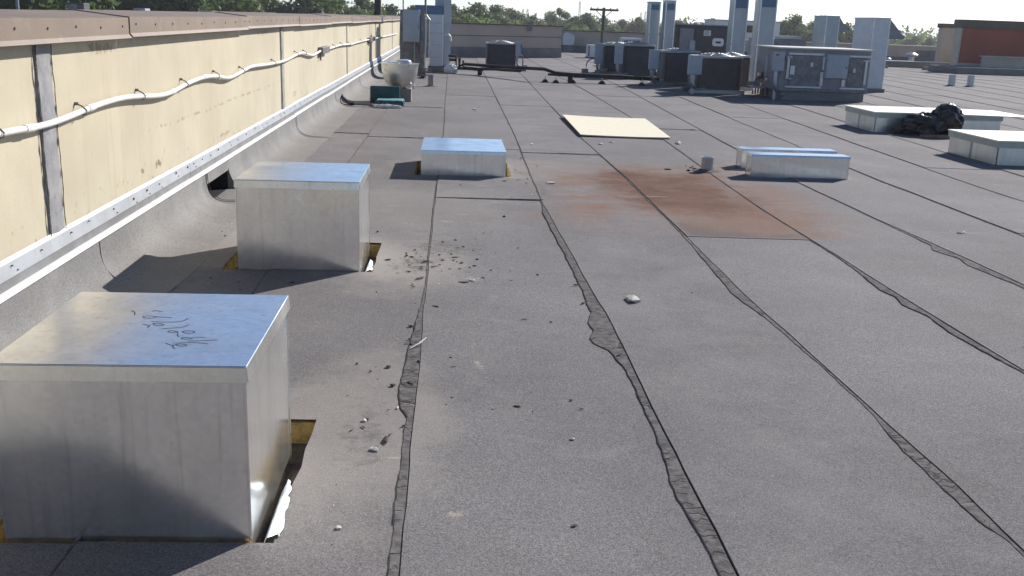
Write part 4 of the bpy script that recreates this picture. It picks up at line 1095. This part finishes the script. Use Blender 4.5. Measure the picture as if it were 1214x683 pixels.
bx('edge_metal', 'galvanised_dull', rs, 19.73, 42, 38.68, 38.72, .251, .275)
st = thing('roof_step_curb', (19, 44.4, 0), 'low grey curb crossing the roof left of the tan block', 'roof curb')
bx('curb', 'flashing_membrane', st, 12, 22.3, 44.2, 44.6, 0, .26, bev=.02)
bx('edge_metal', 'white_metal', st, 12, 22.3, 44.18, 44.62, .261, .28)
fp = thing('far_right_parapet', (22, 54.5, 0), 'distant tan parapet wall left of the tan stucco block', 'wall')
bx('wall', 'stucco_tan', fp, 13, 34, 54.2, 54.6, .23, .80)
bx('base_flashing', 'flashing_membrane', fp, 13, 34, 54.15, 54.65, 0, .229)
bx('cap', 'cap_light', fp, 13, 34, 54.1, 54.7, .801, .84)
bx('service_door', 'flashing_membrane', fp, 25.2, 26.4, 54.08, 54.19, 0, .6)
def mush(x, y, s, label):
    t = thing('mushroom_vent', (x, y, 0), label, 'vent', 'small vents on the far right roof')
    MB().lathe(x, y, [(.12 * s, 0), (.12 * s, .34 * s)], 14).build('stack', 'galvanised_dull', t)
    MB().lathe(x, y, [(.1 * s, .34 * s), (.26 * s, .36 * s), (.26 * s, .42 * s), (.1 * s, .5 * s)], 16).build('cap', 'unit_grille', t)
    MB().box(x - .3 * s, x + .3 * s, y - .3 * s, y + .3 * s, 0, .12 * s).build('base', 'rack_grey', t)
mush(22.3, 48.5, 1.15, 'largest mushroom vent on the distant roof at right')
mush(20.2, 48.2, .6, 'leftmost small mushroom vent on the distant roof at right')
mush(21.1, 48.4, .6, 'small mushroom vent left of the largest one on the distant roof')
for k, (x, y) in enumerate(((18.4, 42.5), (20.0, 42.0), (21.2, 40))):
    if k < 2: tag(MB().box(x - .14, x + .14, y - .1, y + .1, .012, .13, bev=.02).build('roof_block', 'rack_grey', None, loc=(x, y, 0)), ['left', 'right'][k] + ' small dark block on the roof in front of the far curb', 'block', 'small dark blocks on the far right roof')

# unit and building tops far behind
nb = thing('pale_penthouse', (16.5, 61, -.1), 'pale rooftop penthouse box far behind the tall ducts', 'building')
bx('wall', 'duct_white', nb, 15.3, 19.2, 59.5, 62, -.09, 1.82)
bx('cap', 'unit_grille', nb, 15.25, 19.25, 59.45, 62.05, 1.821, 1.88)
bx('louvre', 'window_dark', nb, 17.1, 17.7, 59.44, 59.5, 1.2, 1.6)
g2 = thing('grey_wall_unit', (12.5, 36, 0), 'grey low box unit behind the air handler', 'air conditioner')
bx('cabinet', 'unit_grey', g2, 11.4, 13.2, 37.6, 39, 0, 1.12, bev=.02)
bx('top', 'cap_light', g2, 12.2, 12.95, 37.5, 38.3, 1.121, 1.23)
bx('side_vent', 'rack_grey', g2, 11.5, 12.1, 37.58, 37.599, .6, 1.0)

# ------------------------------------------------------------------ ground and neighbours beyond the wall
m = MB()
m.poly([(-3000, -1500, -5), (3000, -1500, -5), (3000, 5000, -5), (-3000, 5000, -5)])
tag(m.build('ground', 'earth', None), kind='structure')
m = MB(); m.poly([(-26, -60, -4.996), (-3.5, -60, -4.996), (-3.5, 90, -4.996), (-26, 90, -4.996)])
tag(m.build('parking_lot', 'asphalt', None), kind='structure')
nbw = thing('neighbouring_building', (-30, 66, -5), 'low flat roofed building beyond the left parapet, in front of the trees', 'building')
bx('wall', 'neighbour_wall', nbw, -48, -12.5, 60, 74, -5, .88)
bx('parapet_cap', 'cap_light', nbw, -48.1, -12.4, 59.9, 60.3, .881, 1.03)
bx('window', 'window_dark', nbw, -30, -26, 59.93, 59.999, -3.5, -1.5)
for k, (x0, x1, zt, mt, lb) in enumerate(((-22.1, -21.2, 1.55, 'unit_dark', 'dark rooftop box beyond the left parapet, nearest the lamp post'), (-18.4, -17.75, 1.36, 'cabinet_grey', 'blue grey rooftop box beyond the middle of the left parapet'), (-14.7, -13.9, 1.36, 'cabinet_grey', 'blue grey rooftop box beyond the far part of the left parapet'))):
    t = thing('rooftop_box', ((x0 + x1) / 2, 61.2, .88), lb, 'air conditioner', 'rooftop boxes on the neighbouring building')
    bx('cabinet', mt, t, x0, x1, 60.8, 61.8, .881, zt, bev=.02)
    bx('side_grille', 'rack_grey', t, x0 + .05, x0 + (x1 - x0) * .6, 60.77, 60.8, .95, zt - .06)
lp = thing('lamp_post', (-12.3, 30, -5), 'thin grey lamp post rising beyond the left parapet', 'lamp post')
MB().tube([(-12.29, 30, -5), (-12.29, 30, 4.5)], .05, 8).build('post', 'steel_far', lp)
MB().tube([(-12.29, 30, 4.5), (-12.2, 29.5, 4.75), (-12, 29, 4.8)], .04, 8, 1).build('arm', 'steel_far', lp)
MB().box(-12.15, -11.85, 28.4, 29.0, 4.72, 4.85, bev=.03).build('lamp_head', 'steel_far', lp)
def upole(x, y, ztop, label, arms, w_=.14):
    t = thing('utility_pole', (x, y, -5), label, 'utility pole', 'wooden utility poles')
    MB().tube([(x, y, -5), (x, y, ztop)], [w_ * 1.2, w_ * .8], 10).build('post', 'pole_wood', t, smooth=True)
    for z, hw in arms:
        MB().box(x - hw, x + hw, y - .2, y - .1, z - .07, z + .07).build('crossarm', 'pole_wood', t)
        for s in (-1, 1): MB().tube([(x + s * hw * .55, y - .15, z - .05), (x, y - .12, z - .55)], .025, 5).build('brace', 'pole_wood', t)
        for q in (-.9, -.45, .45, .9): MB().lathe(x + hw * q, y - .15, [(.03, z + .07), (.045, z + .1), (.03, z + .16)], 8).build('insulator', 'rack_grey', t)
    return t
upole(-3.25, 45, 6.5, 'dark utility pole rising beyond the end of the left parapet', [(5.9, 1.1)], .16)
upole(10.26, 70, 2.45, 'T shaped utility pole on the skyline above the far parapet', [(2.30, .98)], .13)
wr = MB()
for z0, z1 in ((2.4, 1.9), (2.1, 1.72)):
    P = [(-26 + 22.75 * s, 34 + 11 * s, z0 + 1.3 * (1 - s) - 1.6 * s * (1 - s) + (z1 - z0) * s) for s in [k / 20 for k in range(21)]]
    wr.tube(P, .012, 4)
tag(wr.build('overhead_wires', 'wire', None, loc=(-10, 40, 2)), 'thin overhead wires crossing in front of the trees beyond the left parapet', 'wires')
def mast(x, y, zt, lb):
    t = thing('radio_mast', (x, y, -5), lb, 'mast', 'thin radio masts on the skyline')
    m = MB()
    for a in range(3): m.tube([(x + .45 * math.cos(a * 2.09), y + .45 * math.sin(a * 2.09), -5), (x + .12 * math.cos(a * 2.09), y + .12 * math.sin(a * 2.09), zt)], .05, 4)
    m.build('legs', 'steel_far', t)
    m = MB()
    for k in range(14):
        z = -5 + (zt + 5) * k / 14
        m.tube([(x - .3, y, z), (x + .3, y, z + .4)], .03, 4)
    m.build('lattice', 'steel_far', t)
mast(13.5, 200, 3.4, 'left one of the twin thin masts above the back parapet'); mast(14.4, 200, 3.5, 'right one of the twin thin masts above the back parapet')
mast(27, 220, 5.6, 'tallest thin mast, left of the T shaped utility pole')
mast(44, 240, 4.0, 'left one of the twin masts near the left ducts'); mast(45, 240, 4.3, 'right one of the twin masts near the left ducts')

# ------------------------------------------------------------------ trees
def leaf_cloud(cent, n, size):
    """cent: list of (centre, radii); returns verts, faces of small leaf sprays"""
    idx = rng.integers(0, len(cent), n)
    C = np.array([c for c, r in cent])[idx]; Rr = np.array([r for c, r in cent])[idx]
    d = rng.normal(size=(n, 3)); d /= np.linalg.norm(d, axis=1)[:, None]
    rad = rng.random(n) ** .45
    p = C + d * Rr * rad[:, None]
    a = rng.normal(size=(n, 3)); a /= np.linalg.norm(a, axis=1)[:, None]
    b = np.cross(a, d + .01); b /= np.linalg.norm(b, axis=1)[:, None]
    s = size * (.6 + .8 * rng.random(n))[:, None]
    V = np.stack([p - a * s, p + b * s * .55, p + a * s, p - b * s * .55], 1).reshape(-1, 3)
    F = np.arange(4 * n).reshape(-1, 4)
    return V, F
def mesh_from(name, V, F, mat):
    me = bpy.data.meshes.new(name)
    me.vertices.add(len(V)); me.vertices.foreach_set('co', V.astype(np.float32).ravel())
    me.loops.add(F.size); me.loops.foreach_set('vertex_index', F.astype(np.int32).ravel())
    me.polygons.add(len(F)); me.polygons.foreach_set('loop_start', np.arange(0, F.size, 4, dtype=np.int32)); me.polygons.foreach_set('loop_total', np.full(len(F), 4, dtype=np.int32))
    me.update(); me.validate(); me.materials.append(M[mat])
    return me
VAR = []
for v in range(6):
    Ht = 9.0
    blobs = []
    nb_ = 15 if v < 4 else 7
    for k in range(nb_):
        a = rng.random() * 6.283; q = rng.random() ** .6
        rr = (3.1 if v < 4 else 1.5) * q
        z = 5.6 + 2.6 * rng.random() * (1.15 - q * .6) if v < 4 else 6.6 + 1.6 * rng.random()
        s = (.9 + .75 * rng.random()) * (1 if v < 4 else .6)
        blobs.append((np.array((rr * math.cos(a), rr * math.sin(a), z - .6 * q)), np.array((s * 1.25, s * 1.25, s * .85))))
    blobs.append((np.array((0, 0, 8.0)), np.array((1.0, 1.0, .95)) * (1 if v < 4 else .6)))
    if v < 4:
        for k in range(7):
            a = k * .9; blobs.append((np.array((2.2 * math.cos(a), 2.2 * math.sin(a), 4.2 + .5 * rng.random())), np.array((1.2, 1.2, 1.0))))
    V, F = leaf_cloud(blobs, 5200 if v < 4 else 1500, .26 if v < 4 else .2)
    lm = ['leaf_dark', 'leaf_mid', 'leaf_dark', 'leaf_mid', 'leaf_light', 'leaf_dark'][v]
    cm = mesh_from('crown', V, F, lm)
    m = MB()
    m.tube([(0, 0, 0), (.05, .02, 2), (-.05, .08, 4), (0, 0, 7.2)], [.28, .22, .17, .05], 8)
    for k in range(7):
        b = blobs[k][0]
        m.tube([(0, .02, 2.6 + .35 * k), tuple(b * .5 + np.array((0, 0, 1.6 + .1 * k))), tuple(b)], [.11, .07, .03], 6)
    tm = m.build('trunk', 'bark', None, smooth=True); tmesh = tm.data; bpy.data.objects.remove(tm)
    VAR.append((cm, tmesh, max(vv[2] for vv in V)))
TREES = [(-22.2, 50, 3.8, 2.5, 0), (-18.5, 46, 3.3, 1.9, 0), (-19.0, 52, 3.2, 2.0, 1), (-15.8, 48, 3.3, 1.8, 0), (-16.2, 55, 3.3, 1.9, 1), (-13.2, 50, 3.4, 1.8, 0), (-12.8, 56, 3.3, 1.9, 1), (-11.9, 60, 3.0, 1.9, 0), (-10.7, 62, 2.5, 1.4, 1), (-8.4, 60, 2.9, 1.7, 0), (-7.4, 66, 2.8, 1.8, 0), (-6.1, 70, 2.7, 1.5, 1), (-4.4, 75, 2.3, 1.4, 0), (-2.9, 78, 2.3, 1.5, 1), (0.0, 85, 2.6, 1.0, 0), (1.9, 80, 2.7, 1.8, 1), (3.6, 88, 2.7, 1.6, 0), (5.0, 90, 2.5, 1.5, 0), (7.8, 100, 2.0, 1.5, 1), (10.2, 110, 2.0, 1.3, 0), (9.8, 95, 2.7, 0.6, 2), (12.5, 105, 2.1, 1.4, 0), (11.7, 90, 2.3, 1.5, 0), (14.0, 95, 2.0, 1.4, 1), (17.4, 105, 1.9, 1.4, 0), (18.1, 100, 2.2, 0.9, 0), (21.6, 110, 1.7, 1.5, 1), (24.3, 110, 2.1, 1.7, 0), (25.0, 105, 1.9, 1.2, 1), (28.0, 110, 2.4, 1.5, 0), (28.2, 100, 2.5, 1.5, 1), (24.5, 75, 2.2, 1.0, 0), (24.4, 72, 2.6, 1.1, 0), (27.7, 76, 2.6, 1.4, 1), (31.2, 80, 2.2, 0.9, 0), (35.0, 85, 2.0, 1.3, 1), (44.1, 100, 1.0, 1.4, 0), (43.8, 95, 1.3, 1.3, 1), (42.8, 90, 1.2, 0.9, 0), (54.9, 110, 1.6, 1.3, 1), (1.0, 70, 1.8, 1.1, 3), (3.8, 74, 1.6, 1.3, 3), (10.1, 80, 1.3, 1.2, 3)]
def where(x, y):
    q = x / y
    if q < -.12: return 'beyond the left parapet wall'
    if q < -.01: return 'behind the left parapet end'
    if q < .075: return 'above the back parapet'
    if q < .2: return 'by the T shaped pole'
    if q < .3: return 'between the tall ducts'
    if q < .42: return 'above the big air handler'
    return 'on the skyline left of the tan block'
px_rank = {}
for k, tr in sorted(enumerate(TREES), key=lambda q: q[1][0] / q[1][1]):
    px_rank[k] = (sum(1 for v in px_rank.values() if v[1:] == (tr[4], where(tr[0], tr[1]))) + 1, tr[4], where(tr[0], tr[1]))
ORD = ['first', 'second', 'third', 'fourth', 'fifth', 'sixth', 'seventh', 'eighth', 'ninth', 'tenth']
for k, (x, y, zt, hw, kd) in enumerate(TREES):
    x, y, zt = x * 2, y * 2, 1.5 + (zt - 1.5) * 2
    v = (4 + (k % 2) if kd == 2 else (4 if kd == 3 else (k * 2 + (kd == 1)) % 4))
    if kd == 1: v = (1, 3)[k % 2]
    if kd == 0: v = (0, 2)[k % 2]
    cm, tm_, zm = VAR[v]
    sc = (zt + 5) / zm
    sx = sc * (1.12 if kd < 2 else (1.0 if kd == 2 else 2.0))
    if kd < 2: sx = max(sc * .75, min(sc * 1.5, hw * 2 / 3.0))
    look = 'small pale green tree' if kd == 3 else ('small loose tree' if kd == 2 else ('dark dense tree' if kd == 0 else 'mid green leafy tree'))
    tot = sum(1 for v in px_rank.values() if v[1:] == (kd, where(x, y)))
    lb = look + ' ' + where(x, y) + (', %s from left' % ORD[px_rank[k][0] - 1] if tot > 1 else '')
    t = thing('tree', (x, y, -5), lb, 'tree', 'trees on the skyline behind the roof')
    rz = rng.random() * 6.28
    for nm, me in (('crown', cm), ('trunk', tm_)):
        o = bpy.data.objects.new(nm, me); col.objects.link(o); o.parent = t
        o.scale = (sx, sx, sc); o.rotation_euler = (0, 0, rz)
# the far wood that closes the horizon
cl = []
for k in range(240):
    a = R(-34 + 66 * k / 240 + rng.random() * .3); d = 270 + 70 * rng.random()
    h = .6 + 1.3 * rng.random()
    cl.append((np.array((d * math.sin(a), d * math.cos(a), -2.2 + .3 * h)), np.array((4.2, 4.2, 3.3 + h))))
V, F = leaf_cloud(cl, 42000, .6)
o = bpy.data.objects.new('distant_wood', mesh_from('distant_wood', V, F, 'leaf_mid')); col.objects.link(o)
tag(o, 'far off band of green woodland along the horizon', 'woodland', kind='stuff')

# ------------------------------------------------------------------ air
hm = bpy.data.materials.new('haze_air'); hm.use_nodes = True
ht = hm.node_tree; ht.nodes.remove(ht.nodes['Principled BSDF'])
pv = ht.nodes.new('ShaderNodeVolumePrincipled'); pv.inputs['Color'].default_value = (.93, .95, 1, 1); pv.inputs['Density'].default_value = .0004; pv.inputs['Anisotropy'].default_value = .45
ht.links.new(pv.outputs[0], ht.nodes['Material Output'].inputs['Volume'])
M['haze_air'] = hm
tag(MB().box(-3200, 3200, -1700, 5200, -6, 16).build('haze', 'haze_air', None), kind='stuff')

# ------------------------------------------------------------------ loose stones and crumbs
def rock(x, y, s, mat, seed, flat=.5, asp=1.):
    b = bmesh.new(); bmesh.ops.create_icosphere(b, subdivisions=1, radius=1)
    from mathutils import noise as mn
    a = seed * 1.7
    for v in b.verts:
        p = v.co * (1 + .7 * mn.noise(v.co * 1.3 + Vector((seed * 3.1, 0, 0))))
        q = Vector((p.x * asp * s, p.y * s, max(-.3, p.z) * s * flat))
        v.co = Vector((x + q.x * math.cos(a) - q.y * math.sin(a), y + q.x * math.sin(a) + q.y * math.cos(a), .008 + q.z + s * flat * .3))
    return b
BIG = [(1.03, 5.29, .052, 1.7, 'largest pale stone chip lying on the open roof right of the middle seam'), (.95, 9.3, .04, 1.4, 'pale stone chip lying between the low metal box and the rust stain'),
       (.39, 16.87, .055, 1.2, 'pale stone on the roof behind the low metal box'), (3.98, 7.37, .038, 1.8, 'flat pale chip alone on the right side of the roof'),
       (-.25, 3.28, .016, 1.3, 'small pale pebble right of the nearest metal box, larger of a cluster'), (-.31, 3.54, .013, 1.2, 'small white pebble right of the nearest box, above the cluster'),
       (.14, 5.65, .02, 1.3, 'pale pebble in the middle of the roof right of the second metal box'), (1.89, 12.52, .035, 1.4, 'pale chip in front of the plywood, at its left'),
       (2.06, 12.74, .03, 1.2, 'tiny pale chip just in front of the plywood edge'), (1.0, 12.33, .03, 1.3, 'pale chip left of the plywood by the seam'),
       (3.75, 11.9, .045, 2.0, 'white flat chip behind the pair of narrow metal boxes'), (2.95, 12.8, .06, 2.2, 'thin white chip between the plywood and the narrow boxes')]
for k, (x, y, s, asp, lb) in enumerate(BIG):
    m = MB(); m.join(rock(x, y, s * .85, None, k + 1, .55, asp))
    tag(m.build('stone_chip', 'stone_pale', None, loc=(x, y, 0)), lb, 'stone', 'loose pale stone chips on the roof')
mp, md = MB(), MB()
r2 = random.Random(3)
def scatter(n, cx, cy, sx, sy, smin, smax, pd):
    for _ in range(int(n * .55)):
        x, y = r2.gauss(cx, sx), r2.gauss(cy, sy)
        if any(h[0] - .02 < x < h[1] + .02 and h[2] - .02 < y < h[3] + .02 for h in HOLES) or x < -1.6: continue
        s = .7 * (smin * .4 + (smax - smin * .4) * r2.random() ** 3)
        tgt = md if r2.random() < pd else mp
        b = bmesh.new(); bmesh.ops.create_icosphere(b, subdivisions=1, radius=1)
        a = r2.random() * 6
        ca, sa = math.cos(a), math.sin(a); e = 1 + r2.random() ** 2 * 2.6; fl = .25 + .5 * r2.random()
        for v in b.verts:
            j = 1 + .9 * (r2.random() - .5)
            px, py = v.co.x * s * e * j, v.co.y * s * j
            v.co = Vector((x + px * ca - py * sa, y + px * sa + py * ca, .009 + s * .3 + v.co.z * s * fl))
        tgt.join(b)
scatter(90, -.28, 3.6, .12, .6, .004, .016, .85)
scatter(160, -.15, 6.0, .2, .3, .004, .018, .92)
scatter(140, 0, 6.5, .35, .5, .004, .018, .92)
scatter(120, .1, 4.4, .45, 1.2, .003, .014, .8)
scatter(60, .1, 4.3, .35, .7, .004, .011, .8)
scatter(40, .68, 9.9, .15, .5, .008, .018, .85)
scatter(40, .2, 8.5, .6, 1., .006, .014, .5)
scatter(45, 2.75, 10.6, .28, .2, .01, .035, .96)
scatter(60, -1.3, 4.6, .25, .8, .005, .013, .9)
scatter(40, -1.4, 7.6, .15, .8, .006, .016, .8)
scatter(60, 1.0, 7, 1.6, 3, .003, .010, .6)
scatter(50, 2.5, 7, 1.6, 3, .003, .009, .5)
tag(md.build('dark_roof_crumbs', 'stone_dark', None), 'dark crumbs of torn roofing scattered around the metal boxes', 'debris', kind='stuff')
tag(mp.build('pale_roof_crumbs', 'stone_pale', None), 'pale gravel crumbs scattered over the roof', 'debris', kind='stuff')
st_ = MB().tube([(-.17, 4.38, .017), (-.13, 4.45, .018), (-.10, 4.53, .022)], [.002, .0045, .002], 6)
tag(st_.build('wood_splinter', 'stone_pale', None, loc=(-.15, 4.4, 0)), 'thin pale splinter lying on the left seam of the roof', 'splinter')
